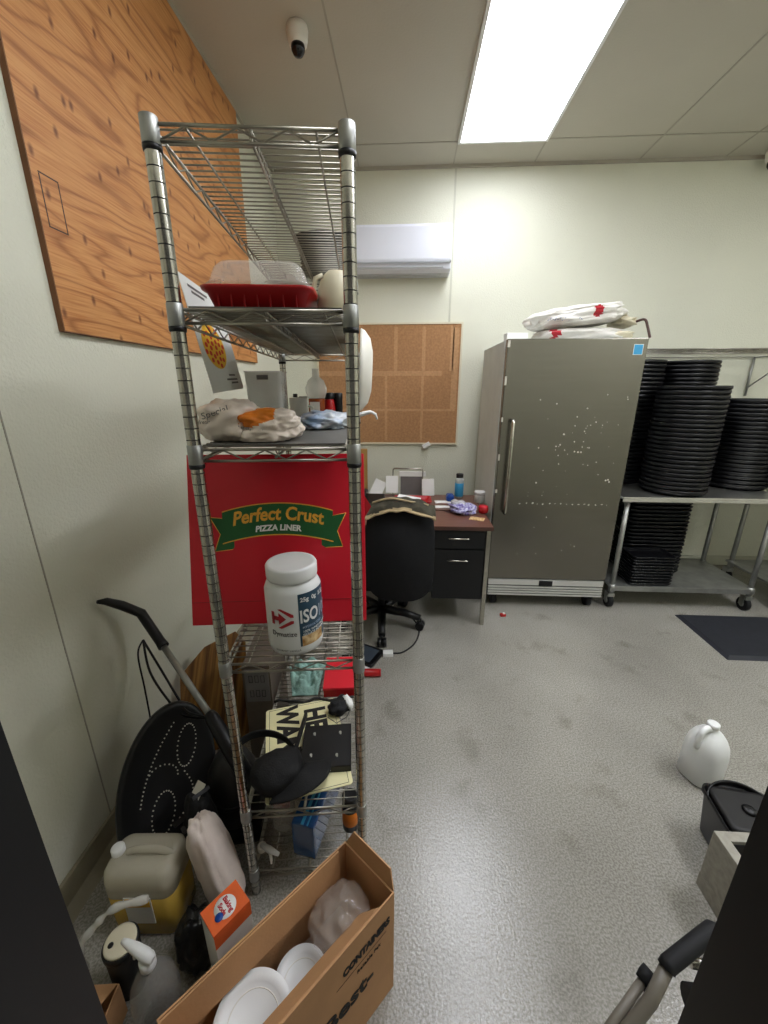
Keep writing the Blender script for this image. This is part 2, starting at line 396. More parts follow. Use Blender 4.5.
# ============================================================ PLYWOOD, AC, CORK BOARD, CAMERAS
t=thing('plywood_sheet','large knotty plywood sheet fixed high on the left wall','board',(XL,2.1,1.80))
o=MB().box((XL,1.30,1.80),(XL+.018,2.98,ZC-.02)).build('veneer','ply',t)
m=MB(); xx=XL+.018
for a,b in (((1.325,2.085),(1.329,2.22)),((1.392,2.085),(1.396,2.225)),((1.325,2.085),(1.396,2.089)),((1.325,2.221),(1.396,2.225))): m.box((xx,a[0],a[1]),(xx+.0006,b[0],b[1]))
m.build('pencil_outline','deskedge',t)
m=MB(); m.box((XL,1.296,1.797),(XL+.0182,1.3,ZC-.02)); m.box((XL,1.3,1.797),(XL+.0182,2.98,1.80)); m.build('cut_edge','plyedge',t)
ac=thing('wall_air_conditioner','white split air conditioner mounted above the cork board','air conditioner',(-.1,YB,2.45))
prof=[(YB,2.49),(3.57,2.49),(3.535,2.51),(3.53,2.552),(3.505,2.556),(3.50,2.575),(3.50,2.785),(3.515,2.807),(3.56,2.812),(YB,2.812)]
RX=Matrix(((0,0,1,0),(1,0,0,0),(0,1,0,0),(0,0,0,1)))
MB().prism(prof,-.5,.318,R=RX).build('body','acw',ac,bevel=.006)
B((-.46,3.522,2.518),(.26,3.534,2.525)).build('air_outlet','acg',ac)
B((-.44,3.585,2.484),(.25,3.68,2.491)).build('louver','acg',ac)
B((-.495,3.5005,2.548),(.30,3.512,2.552)).build('panel_seam','acg',ac)
cb=thing('cork_board','brown cork board in a thin pale frame on the back wall','board',(-.15,YB,1.15))
x0,x1,z0,z1=-.78,.445,1.15,2.142
B((x0,YB-.02,z0),(x1,YB-.004,z1)).build('cork_panel','cork',cb)
fr=MB(); 
for a,b in (((x0-.014,YB-.026,z0-.014),(x1+.014,YB,z0)),((x0-.014,YB-.026,z1),(x1+.014,YB,z1+.014)),((x0-.014,YB-.026,z0),(x0,YB,z1)),((x1,YB-.026,z0),(x1+.014,YB,z1))): fr.box(a,b)
fr.build('frame','offw',cb)
fd=MB()
for xx in (-.45,-.12,.12,.36): fd.box((xx,YB-.0208,z0+.62),(xx+.03,YB-.0195,z1-.02))
for xx in (-.45,-.2,.12): fd.box((xx,YB-.0208,z0+.02),(xx+.022,YB-.0195,z0+.6))
fd.box((x0,YB-.0209,z0+.58),(x1-.15,YB-.0195,z0+.62)); fd.box((x0,YB-.0209,z0+.28),(x1-.02,YB-.0195,z0+.30)); fd.box((.38,YB-.0208,z0+.3),(.43,YB-.0195,z1-.03))
fd.build('faded_patches','corkl',cb)
o=B((-.035,-.02,-.018),(.035,0,.018),.003,TR((.18,YB-.026,1.13),ry=-.5)).build('wall_tag','whitem'); tag(o,'small white tag hanging tilted at the cork board\'s bottom edge','tag')
def dome(loc,sc_,label,tilt):
    t=thing('security_camera',label,'camera',loc)
    R=TR(loc,rx=tilt[0],ry=tilt[1])@Matrix.Scale(sc_,4)
    MB().lathe([(.052,0),(.056,-.02),(.050,-.06),(.046,-.075),(.02,-.076)],28,R=R).build('housing','cam',t)
    MB().lathe([(.034,-.07),(.036,-.085),(.034,-.10),(.022,-.118),(.004,-.124)],24,R=R).build('dome','dglass',t)
dome((-.545,2.44,ZC),.92,'white dome security camera on the ceiling near the plywood',(.0,.0))
dome((2.57,3.60,ZC-.01),1.0,'dome security camera in the right ceiling corner, cut by frame',(0,0))
# ============================================================ WIRE SHELVING UNIT
W=.362; D=1.185
ZS=[2.097,1.788,1.498,.916,.371,.105]
rk=thing('wire_shelving_unit','tall narrow chrome wire shelving unit with six shelves','shelving',SH(0,0,0),SA)
PH=2.098; PR=.0148
prof=[(PR-.003,0),(PR,.004)]; mis=[0]
z=.02
while z<PH-.03:
    prof+=[(PR,z+.0232),(PR,z+.0254)]; mis+=[0,1]; z+=.0254
prof+=[(PR,PH-.002),(PR-.002,PH)]; mis+=[0,0]
POSTS=[]
for (r_,d_) in ((0,0),(W,0),(0,D),(W,D)):
    m=MB(); m.lathe(prof,20,c=(r_,d_,0),mis=mis)
    p=m.build('post',['chrome','ring'],rk,world=False); POSTS.append((p,r_,d_))
    cap=MB(); cap.lathe([(PR+.0008,PH-.006),(PR+.001,PH+.002),(PR-.001,PH+.003),(.003,PH+.0035)],20,c=(r_,d_,0)); cap.build('post_cap','chrome',p,world=False)
for zs_i,zs_ in enumerate(ZS):
    for (p,r_,d_) in POSTS:
        cm=MB(); cm.lathe([(PR+.0002,zs_-.038),(PR+.0022,zs_-.036),(PR+.0014,zs_+.007),(PR+.0002,zs_+.008)],20,c=(r_,d_,0)); cm.build('corner_sleeve','galv',p,world=False)
        if zs_i<3:
            cm=MB(); cm.lathe([(PR+.0002,zs_-.047),(PR+.0022,zs_-.046),(PR+.0028,zs_-.037),(PR+.0002,zs_-.036)],20,c=(r_,d_,0)); cm.build('clip_ring','black',p,world=False)
for si,zs in enumerate(ZS):
    m=MB(); r1=.0034; r2=.0019; h=.026
    cs=[(0,0),(W,0),(W,D),(0,D)]
    for i in range(4):
        a=Vector((*cs[i],zs-r1)); b=Vector((*cs[(i+1)%4],zs-r1)); u=(b-a).normalized(); L_=(b-a).length
        a2=a+u*.017; b2=b-u*.017
        m.cyl(a2,b2,r1,8); m.cyl(a2-Vector((0,0,h)),b2-Vector((0,0,h)),r1,8)
        nseg=7 if L_<.5 else 24
        pts=[]
        for j in range(nseg+1):
            q=a2+(b2-a2)*(j/nseg); q.z+= -.002 if j%2 else -h+.002
            pts.append(q)
        m.tube(pts,.0022,6)
    n=47
    for j in range(1,n):
        y=D*j/n; m.cyl((0,y,zs+.0005),(W,y,zs+.0005),r2,6)
    for xx,tr in ((W*.5,True),(W*.17,False),(W*.84,False)):
        m.cyl((xx,0,zs-.004),(xx,D,zs-.004),r1*(.9 if tr else .75),6)
        if tr:
            m.cyl((xx,0,zs-.022),(xx,D,zs-.022),r1*.9,6)
            pts=[Vector((xx,D*j/40,zs-.004-(.018 if j%2 else 0))) for j in range(41)]
            m.tube(pts,.0018,5)
    s_=m.build('shelf','wire',rk,world=False)
def liner(zs,label,d0=.02,d1=1.16):
    o=MB().box((.02,d0,zs+.0035),(W-.02,d1,zs+.0065)).build('shelf_liner','liner',None)
    o.location=SH(0,0,0); o.rotation_euler=(0,0,SA); tag(o,label,'liner')
liner(ZS[1],'grey liner sheet covering the second shelf from the top')
liner(ZS[2],'grey liner sheet covering the third shelf from the top')
TL=.0067
# --- top shelf: dark ribbed bin
c=SH(.235,1.08,ZS[0]+.0035)
t=thing('ribbed_bin','dark grey ribbed bin standing far back on the top shelf','bin',c,SA); t.scale=(1.15,1.15,1.15)
pr_=[(.062,0),(.070,.003)]
for i in range(7): pr_+=[(.072+i*.0014,.012+i*.014),(.078+i*.0014,.015+i*.014),(.072+i*.0014,.019+i*.014)]
MB().lathe(pr_+[(.088,.105),(.094,.108),(.094,.116),(.08,.118)],36,squash=(1.15,1.0)).build('body','dust',t,world=False)
MB().lathe([(.06,.1175),(.10,.118),(.10,.124),(.05,.130),(.004,.132)],36,squash=(1.15,1)).build('lid','dust',t,world=False)
# --- shelf 2
c=SH(.157,.15,ZS[1]+TL)
t=thing('food_tray','red food tray with clear domed lid on the second shelf','food container',c,SA)
def rr(w,h,r,n=6):
    P=[]
    for (cx,cy,a0) in ((w-r,h-r,0),(-w+r,h-r,90),(-w+r,-h+r,180),(w-r,-h+r,270)):
        for i in range(n+1):
            a=math.radians(a0+90*i/n); P.append((cx+r*math.cos(a),cy+r*math.sin(a)))
    return P
def loft(mb,secs,R=None,capb=True,capt=True):
    rings=[]
    for (w,h,r,z,*o_) in secs:
        ox=o_[0] if o_ else 0; oy=o_[1] if len(o_)>1 else 0
        rg=[]
        for x,y in rr(w,h,r):
            v=Vector((x+ox,y+oy,z)); v=R@v if R is not None else v
            rg.append(mb.bm.verts.new(v))
        rings.append(rg)
    n=len(rings[0])
    for i in range(len(rings)-1):
        for k_ in range(n):
            j=(k_+1)%n; f=mb.bm.faces.new((rings[i][k_],rings[i][j],rings[i+1][j],rings[i+1][k_])); f.smooth=True; f.material_index=mb.mi
    if capb: mb._set([mb.bm.faces.new(rings[0][::-1])])
    if capt: mb._set([mb.bm.faces.new(rings[-1])])
    return mb
m=loft(MB(),[(.098,.085,.02,0),(.112,.098,.025,.034),(.122,.108,.03,.040),(.124,.110,.03,.047),(.112,.098,.025,.045),(.10,.086,.02,.008)])
for i in range(-6,7,2): m.box((i*.014-.0015,-.0975,.005),(i*.014+.0015,-.088,.030))
m.build('tray','red',t,world=False)
loft(MB(),[(.120,.106,.03,.048),(.108,.096,.03,.060),(.098,.088,.03,.088),(.088,.078,.03,.100),(.05,.05,.03,.104)]).build('lid','clear',t,world=False)
c=SH(.325,.17,ZS[1]+TL)
t=thing('cream_jug','cream rounded jug behind the right post on second shelf','jug',c,SA)
MB().lathe([(.030,0),(.045,.004),(.048,.03),(.046,.06),(.036,.09),(.020,.105),(.004,.108)],28).build('body','offw',t,world=False)
MB().tube([(-.030,-.02,.092),(-.048,-.02,.085),(-.054,-.02,.06),(-.046,-.018,.04)],.006,8).build('handle','offw',t,world=False)
# flyer
p0=[SH(-.034,.12,1.885),SH(-.034,.40,1.875),SH(-.036,.58,1.628),SH(-.036,.27,1.615)]
t=thing('pizza_flyer','white flyer with a round pizza picture hanging at the shelf\'s left side','flyer',p0[0],SA)
MB().hull([p for p in p0],[p+SH(.0015,0,0)-SH(0,0,0) for p in p0]).build('sheet','whitem',t)
def fl(u,v,off=.0025):
    a=p0[3]+(p0[2]-p0[3])*u; b=p0[0]+(p0[1]-p0[0])*u; return a+(b-a)*v+(SH(off,0,0)-SH(0,0,0))
def fdisc(mb,cu,cv,r,off,n=20):
    P=[fl(cu+r*math.cos(2*PI*i/n),cv+r*.72*math.sin(2*PI*i/n),off) for i in range(n)]
    Q=[p-(SH(.0004,0,0)-SH(0,0,0)) for p in P]
    mb.hull(P[::-1],Q[::-1])
m=MB(); fdisc(m,.40,.46,.30,.0020,28); m.build('pizza_print','pizzay',t)
m=MB()
for i in range(26):
    a=i*2.4; r_=.27*math.sqrt((i+.5)/26); fdisc(m,.40+r_*math.cos(a),.46+r_*.72*math.sin(a),.034,.0025,10)
m.build('pepperoni_print','pizza',t)
m=MB()
for (u0,u1,v) in ((.5,.85,.12),(.6,.8,.17),(.62,.85,.08),(.15,.6,.93),(.2,.5,.89)):
    m.hull([fl(u0,v,.0023),fl(u1,v,.0023),fl(u1,v+.02,.0023),fl(u0,v+.02,.0023)],[fl(u0,v,.0019),fl(u1,v,.0019),fl(u1,v+.02,.0019),fl(u0,v+.02,.0019)])
m.build('printed_lines','inkg',t)
# --- shelf 3
z3=ZS[2]+TL
def bread_pick(p):
    return 0
c=SH(.11,.12,z3)
t=thing('bakery_bag','plastic bakery bag with orange print lying on the third shelf','bag',c,SA)
m=MB()
R=Matrix.Rotation(.0,4,'Z')
def pk(p):
    return 1 if (-.045<p.x<.065 and p.z>.034+.35*abs(p.x-.005) and p.y<.0) else 0
m.blob((.032,-.02,.036),(.085,.072,.040),seed=3,amp=.22,fs=1.8,e=.75,pick=pk,flat=.034,n=120)
m.build('loaf_bag',['bread','orange'],t,world=False)
m=MB(); m.blob((-.055,.0,.045),(.075,.085,.052),seed=8,amp=.22,fs=2.2,e=.8,flat=.044,n=56); m.build('bag_end','bread',t,world=False)
for tx,px,pz,s_,ro in (('Special',-.062,.070,.024,.35),('fresh',-.09,.048,.014,.1),('bakery rolls',.02,.035,.013,-.05)):
    text(tx,s_,TR(SH(.11,.12,z3)+Vector((px,-.083,pz)),rx=PI/2-.5)@Matrix.Rotation(ro,4,'Z'),'inkg',t,'print')
c=SH(.070,.48,z3)
t=thing('clear_container','tall square clear plastic container on the third shelf','container',c,SA)
loft(MB(),[(.050,.05,.014,0),(.053,.053,.014,.01),(.058,.058,.014,.172),(.061,.061,.014,.176),(.057,.057,.014,.175),(.05,.05,.014,.012)]).build('walls','clear2',t,world=False)
MB().box((-.018,-.0592,.150),(.018,-.0572,.164)).build('label','inkg',t,world=False)
c=SH(.150,.62,z3)
t=thing('white_cup','plain white cup standing midway back on the third shelf','cup',c,SA)
MB().lathe([(.030,0),(.032,.004),(.034,.088),(.0345,.091),(.0315,.091),(.029,.01),(.004,.008)],28).build('cup_body','cream2',t,world=False)
MB().tube([(.034,-.004,.06),(.052,-.006,.056),(.055,-.006,.035),(.034,-.004,.02)],.004,8).build('handle','cream2',t,world=False)
c=SH(.185,.93,z3)
t=thing('syrup_bottle','clear round bottle half full of amber liquid on the third shelf','bottle',c,SA)
MB().lathe([(.030,0),(.036,.004),(.036,.075),(.035,.08)],28).build('liquid','honey',t,world=False)
MB().lathe([(.037,.081),(.046,.105),(.047,.125),(.036,.155),(.016,.172),(.014,.20),(.016,.205)],28).build('bottle_shoulder','clear2',t,world=False)
MB().box((-.026,-.038,.02),(.016,-.034,.066)).build('label','cream2',t,world=False)
c=SH(.235,1.0,z3)
t=thing('spice_bottle','small bottle with red body and black cap on the third shelf','bottle',c,SA)
MB().lathe([(.020,0),(.026,.004),(.028,.03),(.022,.07),(.020,.075)],24).build('red_label','red',t,world=False)
t2=MB().lathe([(.023,.076),(.025,.08),(.025,.10),(.02,.104)],24).build('cap','black',t,world=False)
c=SH(.275,1.02,z3); 
o=MB().lathe([(.018,0),(.021,.003),(.021,.075),(.022,.078),(.022,.10),(.018,.103)],20).build('pepper_shaker','black',None); o.location=c; tag(o,'slim black shaker beside the red bottle on the third shelf','shaker')
c=SH(.095,.97,z3)
t=thing('black_clamp','small black clamp behind the white cup on the third shelf','clamp',c,SA)
m=MB(); m.box((-.016,-.012,0),(.016,.012,.07),.003); m.box((-.018,-.012,.055),(.0,.012,.10),.003); m.box((.006,-.010,.066),(.045,.010,.088),.004); m.box((-.028,-.014,0),(.028,.014,.014),.003); m.build('jaw','black',t,world=False)
MB().cyl((.0,-.02,.03),(.0,.02,.03),.006,10).build('pin','black',t,world=False)
c=SH(.265,.44,z3)
t=thing('snack_bag','white and blue printed plastic bag crumpled on the third shelf','bag',c,SA)
MB().blob((0,0,.022),(.078,.11,.030),seed=12,amp=.35,fs=2.6,e=.8,flat=.021,n=48).build('bag_body','bagw',t,world=False)
# white platter leaning outside right
c=SH(.375,.60,z3)
t=thing('white_platter','large white round platter standing on edge by the right posts','platter',SH(.36,.62,1.50),SA)
Rp=TR(SH(.379,.60,1.688),SA)@Matrix.Rotation(math.radians(3),4,'Y')@Matrix.Rotation(PI/2,4,'Y')
MB().lathe([(.004,.045),(.07,.044),(.11,.034),(.135,.014),(.142,.0),(.138,-.003),(.105,.028),(.06,.038),(.004,.039)],48,c=(0,0,0),R=Rp).build('dish','cream2',t)
t=thing('white_hook','small white plastic hook poking out past the right post','hook',SH(.36,.52,z3),SA)
MB().tube([SH(.25,.52,z3+.012),SH(.36,.52,z3+.030),SH(.415,.52,z3+.044),SH(.432,.52,z3+.036),SH(.438,.52,z3+.018)],[.012,.010,.006,.005,.003],8).build('hook_arm','white',t)
# --- shelf 4
z4=ZS[3]+.0022
cc=SH(.12,.185,z4)
t=thing('pizza_liner_carton','flat red carton with green pizza liner banner standing on the fourth shelf','carton',cc,SA)
Rb=TR(SH(0,.185,z4+.0005),SA)@Matrix.Rotation(-math.atan2(.13,.5),4,'X')
m=MB(); m.box((-.157,0,0),(.387,.026,.532),.004,R=Rb)
m.build('carton_body','redcard',t)
MB().box((-.153,-.0012,.072),(.383,-.0002,.0735),R=Rb).build('crease','redcard2',t)
MB().hull([Rb@Vector(v) for v in ((.387,.004,.33),(.387,.004,.40),(.408,-.006,.365))],[Rb@Vector(v) for v in ((.387,.006,.33),(.387,.006,.40),(.408,-.003,.365))]).build('torn_flap','redcard',t)
BX=.116; BW=.171
def ban(u,v,off):
    return Rb@Vector((BX+u*BW,-off,.256+v*.098+.026*(1-u*u)))
def strip(mb,u0,u1,v0,v1,o0,o1,n=24):
    for i in range(n):
        a=u0+(u1-u0)*i/n; b=u0+(u1-u0)*(i+1)/n
        mb.hull([ban(a,v0,o1),ban(b,v0,o1),ban(b,v1,o1),ban(a,v1,o1)],[ban(a,v0,o0),ban(b,v0,o0),ban(b,v1,o0),ban(a,v1,o0)])
def tv(x,z,o): return Rb@Vector((x,-o,z))
TLs=[[(-.02,.245),(-.025,.238),(-.080,.232),(-.062,.285),(-.092,.338),(-.055,.335),(-.02,.33)],[(.25,.245),(.262,.238),(.316,.240),(.300,.290),(.328,.346),(.285,.338),(.25,.33)]]
m=MB()
for P in TLs: MB().hull([tv(x,z,.0006) for x,z in P],[tv(x,z,0) for x,z in P]).build('banner_tail','green',t)
m=MB(); strip(m,-1,1,0,1,.0004,.0010); m.build('banner','green',t)
m=MB(); strip(m,-1,1,.985,1.02,.0008,.0014); strip(m,-1,1,-.02,.015,.0008,.0014)
for P in TLs:
    Q=P[1:6]
    for a,b in zip(Q[:-1],Q[1:]): m.cyl(tv(*a,.001),tv(*b,.001),.0011,5)
m.build('banner_outline','gold',t)
def tmap(zc,off):
    def g(c):
        u=c.x/BW; return Rb@Vector((c.x+BX,-off-c.z,c.y+zc+.026*(1-u*u)))
    return g
text('Perfect Crust',.058,None,'gold',t,'lettering',bold=.0016,shear=.12,fn=tmap(.320,.0016),sx=.88)
text('PIZZA LINER',.025,None,'whitem',t,'lettering',bold=.0010,shear=.1,fn=tmap(.277,.0016),sx=1.0)
# protein jar
jc=SH(.180,.092,z4)
t=thing('protein_jar','white protein powder jar with navy label on the fourth shelf','jar',jc,SA)
JR=.078
m=MB(); m.lathe([(.066,0),(.075,.004),(.078,.02),(.078,.185),(.070,.205),(.062,.212),(.060,.215)],48); m.build('jar_body','white',t,world=False)
m=MB(); pf=[(.058,.214),(.069,.215),(.070,.222)]
m.lathe(pf+[(.070,.249),(.067,.254),(.060,.255),(.056,.250),(.010,.249)],64); m.build('lid','white',t,world=False)
def jm(ang0,zc,off=.0016,tw=0):
    def g(c):
        a=ang0+c.x/JR; rr_=JR+off+c.z; return Vector((rr_*math.sin(a),-rr_*math.cos(a),zc+c.y))
    return g
def jpatch(mb,a0,a1,z0,z1,off,n=28,cut=None):
    def fn(u,v):
        a=a0+(a1-a0)*u; zz=z0+(z1-z0)*v; r_=JR+off
        return Vector((r_*math.sin(a),-r_*math.cos(a),zz))
    mb.surf(fn,n,8); return mb
m=jpatch(MB(),math.radians(18),math.radians(150),.03,.19,.0006); m.build('label_navy','navy',t,world=False)
m=jpatch(MB(),math.radians(22),math.radians(75),.004+.026,.062,.0010); 
m.build('food_picture','cream',t,world=False)
def jtext(b,s,ang,zc,mt,bold=0,align='CENTER',sx=1):
    g=jm(ang,zc); Wt=WM(t); text(b,s,None,mt,t,'lettering',bold=bold,fn=lambda c:Wt@g(c),align=align,sx=sx,thick=.0002)
jtext('ISO',.054,math.radians(19),.120,'white',.0012,'LEFT',.72)
jtext('100',.054,math.radians(62),.118,'bagw',0,'LEFT',.62)
jtext('HYDROLYZED',.010,math.radians(24),.088,'bagw',0,'LEFT')
jtext('100% WHEY PROTEIN',.010,math.radians(24),.075,'white',0,'LEFT'); jtext('ISOLATE POWDER',.010,math.radians(24),.065,'white',0,'LEFT')
jtext('25g  0g  5.5g',.017,math.radians(22),.172,'white',.0004,'LEFT'); 
jtext('Dymatize',.021,math.radians(-14),.072,'ink',0,'CENTER',.9)
jtext('GOURMET VANILLA',.008,math.radians(-8),.020,'inkg')
Wt=WM(t)
def logo(polys):
    mb=MB()
    for P in polys:
        g=jm(math.radians(-14),.120,.0026)
        mb.hull([g(Vector((x,y,.0002))) for x,y in P],[g(Vector((x,y,-.0004))) for x,y in P])
    return mb
s=.001
polys=[[(-26*s,16*s),(-26*s,5*s),(-6*s,5*s),(-6*s,-5*s),(-26*s,-5*s),(-26*s,-16*s),(-19*s,-16*s),(-19*s,-9*s),(-6*s,-9*s),(-6*s,-12*s),(5*s,0),(-6*s,12*s),(-6*s,9*s),(-19*s,9*s),(-19*s,16*s)],
 [(-10*s,22*s),(-3*s,24*s),(24*s,10*s),(24*s,4*s),(18*s,4*s)],[(-10*s,-22*s),(18*s,-4*s),(24*s,-4*s),(24*s,-10*s),(-3*s,-24*s)]]
LP=[polys[1],polys[2][::-1],[(-26*s,5*s),(-26*s,-5*s),(-6*s,-5*s),(-6*s,5*s)],[(-8*s,14*s),(-8*s,-14*s),(8*s,0)],[(-26*s,15*s),(-26*s,-15*s),(-19*s,-15*s),(-19*s,15*s)]]
logo([[(x*1.25,y*1.25) for x,y in P] for P in LP]).build('logo','labr',t,world=False)
# --- shelf 5
z5=ZS[4]+.0022
def flat_board(name,label,cat,P,th,mt,zb):
    m=MB(); A=[Vector((p.x,p.y,zb)) for p in P]; Bv=[v+Vector((0,0,th)) for v in A]; m.hull(A,Bv); return m
P=[SH(.035,.035,0),SH(.350,.055,0),SH(.235,.475,0),SH(-.045,.385,0)]
# sign is a rectangle rotated on the shelf
sc_c=SH(.155,.235,z5); sr=SA+math.radians(12)
t=thing('help_wanted_sign','cream HELP WANTED sign board lying on the fifth shelf','sign',sc_c,sr)
m=loft(MB(),[(.141,.200,.012,0),(.141,.200,.012,.003)]); m.build('board','yellow',t,world=False)
fr=MB()
for a,b in (((-.128,-.193,.003),(.128,-.1915,.0033)),((-.128,.1915,.003),(.128,.193,.0033)),((-.128,-.193,.003),(-.1265,.193,.0033)),((.1265,-.193,.003),(.128,.193,.0033))): fr.box(a,b)
fr.build('border_line','ink',t,world=False)
Rw=WM(t)@TR((0,0,.0035))@Matrix.Rotation(-PI/2,4,'Z')
def off(dx,dy): return Rw@Matrix.Translation((dx,dy,0))
text('WANTED',.112,off(0,-.062),'ink',t,'lettering',bold=.0048,sx=.80); text('HELP',.112,off(-.065,.045),'ink',t,'lettering',bold=.0048,sx=.80)
# black mounting bracket on the sign
bc=SH(.235,.205,z5+.0045)
t=thing('mounting_bracket','black metal mounting bracket lying on the cream sign','bracket',bc,SA+.02)
m=MB(); m.box((-.085,-.095,.020),(.090,.085,.024),.001); m.box((-.085,-.095,0),(.090,-.091,.024)); m.box((-.085,.081,0),(.090,.085,.024)); m.box((.086,-.095,0),(.090,.085,.024))
m.build('plate','black',t,world=False)
m=MB(); m.box((-.112,-.095,.012),(-.100,.135,.030),.002,R=TR((0,0,0),rz=-.13)); m.build('arm','black',t,world=False)
m=MB()
for x,y in ((-.045,.045),(.05,.045),(.04,-.05),(-.05,-.045)): m.cyl((x,y,.023),(x+.002,y,.0255),.007,12)
m.build('screw_heads','alu',t,world=False)
MB().box((-.03,-.0962,.008),(.02,-.0945,.016)).build('label','whitem',t,world=False)
# black cap (cloth hat)
hc=SH(.085,.085,z5)
t=thing('baseball_cap','black cloth cap with strap drooping over the fifth shelf front','cap',hc,SA)
m=MB(); m.blob((.0,.010,.045),(.085,.075,.050),seed=5,amp=.10,fs=1.3,e=.9,flat=.043,n=44,R=Matrix.Rotation(.45,4,'Z')); m.build('crown','blackm',t,world=False)
def brimf(u,v):
    a=-1.9+2.3*u; r_=.055+.085*v; return Vector((.035+r_*math.cos(a)*1.0,.02+r_*math.sin(a)*.8,.030+.035*math.cos((u-.5)*2.6)-.018*v))
MB().surf(brimf,28,8).build('brim','blackm',t,world=False,solid=.004)
def strapf(u,v):
    a=PI*1.15*u+.35; x=-.045+.105*math.cos(a)*1.0; y=.04+.075*math.sin(a)
    return Vector((x,y,.03+.055*math.sin(PI*u)+.03*v))
m=MB(); m.surf(strapf,24,4); m.build('band','blackm',t,world=False,solid=.003)
# black mask w/ white
mc=SH(.285,.385,z5+.006)
t=thing('face_mask','black face mask with white lining near the sign\'s far corner','mask',mc,SA)
m=MB(); m.blob((-.01,0,.022),(.048,.040,.024),seed=2,amp=.3,fs=2,e=.9,flat=.02,R=Matrix.Rotation(.7,4,'Z'),n=28); m.build('shell','blackm',t,world=False)
m=MB(); m.blob((.022,.014,.026),(.016,.036,.022),seed=6,amp=.25,fs=2,e=.8,R=Matrix.Rotation(.45,4,'Z'),n=24); m.build('lining','whitem',t,world=False)
MB().tube([(-.04,-.02,.02),(-.055,-.045,.01),(-.02,-.07,.004),(.02,-.045,.008),(.035,-.01,.02)],.0016,6).build('ear_loop','black',t,world=False)
# teal cloth on small red box
rb=SH(.268,.565,z5)
t=thing('red_storage_box','red box at the back of the fifth shelf, right of a teal cloth','box',rb,SA)
m=MB(); m.box((-.065,-.10,0),(.065,.10,.045),.004); m.build('body','red',t,world=False)
m=MB(); m.box((-.067,-.102,.036),(.067,.102,.048),.003); m.build('lid','redcard',t,world=False)
rc=SH(.122,.545,z5)
t=thing('teal_cloth','pale teal cleaning cloth crumpled left of the red box','cloth',rc,SA)
def cf(u,v):
    x=(u-.5)*.165*(1-.35*(1-v)); y=(v-.5)*.13; h=.045+.045*v+.06*noise.noise(Vector((u*3.2,v*3.2,1.7)))+.022*noise.noise(Vector((u*9,v*9,4)))
    h*=min(1,v*2.2+.02)*(1-.5*abs(u-.5))
    return Vector((x,y,max(.001,h)))
m=MB(); m.surf(cf,36,36); m.build('folds','teal',t,world=False,solid=.004)
# cardboard box rear-left
gc=SH(-.085,.62,.0)
t=thing('shipping_carton','tall grey-brown printed carton on the floor left of the shelving','carton',gc,SA)
m=MB(); m.box((-.060,-.10,0),(.058,.2,.50),.002); m.build('carton_body','oldcard',t,world=False)
MB().box((-.05,-.1025,.32),(.05,-.0995,.485)).build('front_label','inkg',t,world=False)
Wt=WM(t)
text('FRAGILE',.030,Wt@facing((.005,-.093,.115)),'ink',t,'lettering',sx=.7) if False else None
m=MB()
for x in (-.025,.0,.025):
    for zz in (.345,.42): m.box((x-.008,-.1035,zz),(x-.006,-.1022,zz+.035)); m.box((x+.006,-.1035,zz),(x+.008,-.1022,zz+.035)); m.box((x-.008,-.1035,zz+.033),(x+.008,-.1022,zz+.035)); m.box((x-.008,-.1035,zz),(x+.008,-.1022,zz+.002))
m.build('handling_marks','ink',t,world=False)
# black cable coil on shelf5 left
t=thing('speckled_cord','black speckled cord lying across the fifth shelf behind the sign','cord',SH(.1,.5,z5),SA)
pts=[SH(.0+.33*i/16,.445+.008*math.sin(i*.9),z5+.006+.004*math.sin(i*1.7)) for i in range(17)]
MB().tube(pts,.0055,8).build('strand','dust',t)
# small red packet under cap
o=MB().box((-.03,-.05,0),(.03,.05,.02),.003).build('red_packet','red'); o.location=SH(.055,.245,ZS[5]+.0022); o.rotation_euler=(0,0,SA); tag(o,'small red packet on the bottom shelf seen between the wires','packet')
# items left on shelf5: grey box
# --- shelf 6
z6=ZS[5]+.0022
t=thing('blue_storage_case','shiny blue plastic case standing on the bottom shelf','case',SH(.2,.08,z6),SA)
Rc=TR(SH(.205,.17,z6),SA+math.radians(-16))
m=MB(); m.box((-.040,-.15,0),(.040,.17,.150),.01,R=Rc); m.build('case_body','blueclear',t)
m=MB(); m.box((-.006,-.148,.150),(.004,.168,.153),.001,R=Rc); m.box((.015,-.148,.150),(.020,.168,.153),.001,R=Rc); m.build('edge_strips','sky',t)
c=SH(.318,.12,z6)
t=thing('brown_jar','dark jar with orange label at right of the bottom shelf','jar',c,SA)
MB().lathe([(.024,0),(.028,.004),(.028,.11),(.024,.12)],24).build('glass','black',t,world=False)
MB().lathe([(.0284,.03),(.0290,.031),(.0290,.09),(.0284,.091)],24).build('label','orange',t,world=False)
MB().lathe([(.025,.120),(.027,.122),(.027,.15),(.022,.153)],24).build('lid','black',t,world=False)
c=SH(.075,.15,z6)
t=thing('clear_spray_bottle','clear bottle with white pump on left of the bottom shelf','bottle',c,SA)
MB().lathe([(.035,0),(.042,.005),(.043,.09),(.03,.12),(.013,.132),(.012,.145)],28).build('bottle_body','clear',t,world=False)
MB().lathe([(.015,.140),(.016,.142),(.016,.158),(.006,.160),(.005,.178),(.010,.180),(.010,.188),(.003,.190)],20).build('pump_collar','white',t,world=False)
MB().tube([(0,0,.183),(.0,-.03,.184),(.002,-.045,.176)],[.007,.005,.004],8).build('nozzle','white',t,world=False)
c=SH(.045,.04,z6)
t=thing('spray_trigger','loose white spray trigger lying at the bottom shelf\'s front','spray trigger',c,SA)
MB().tube([(-.03,.02,.02),(.0,0,.028),(.035,-.018,.03)],[.008,.011,.006],10).build('head','white',t,world=False)
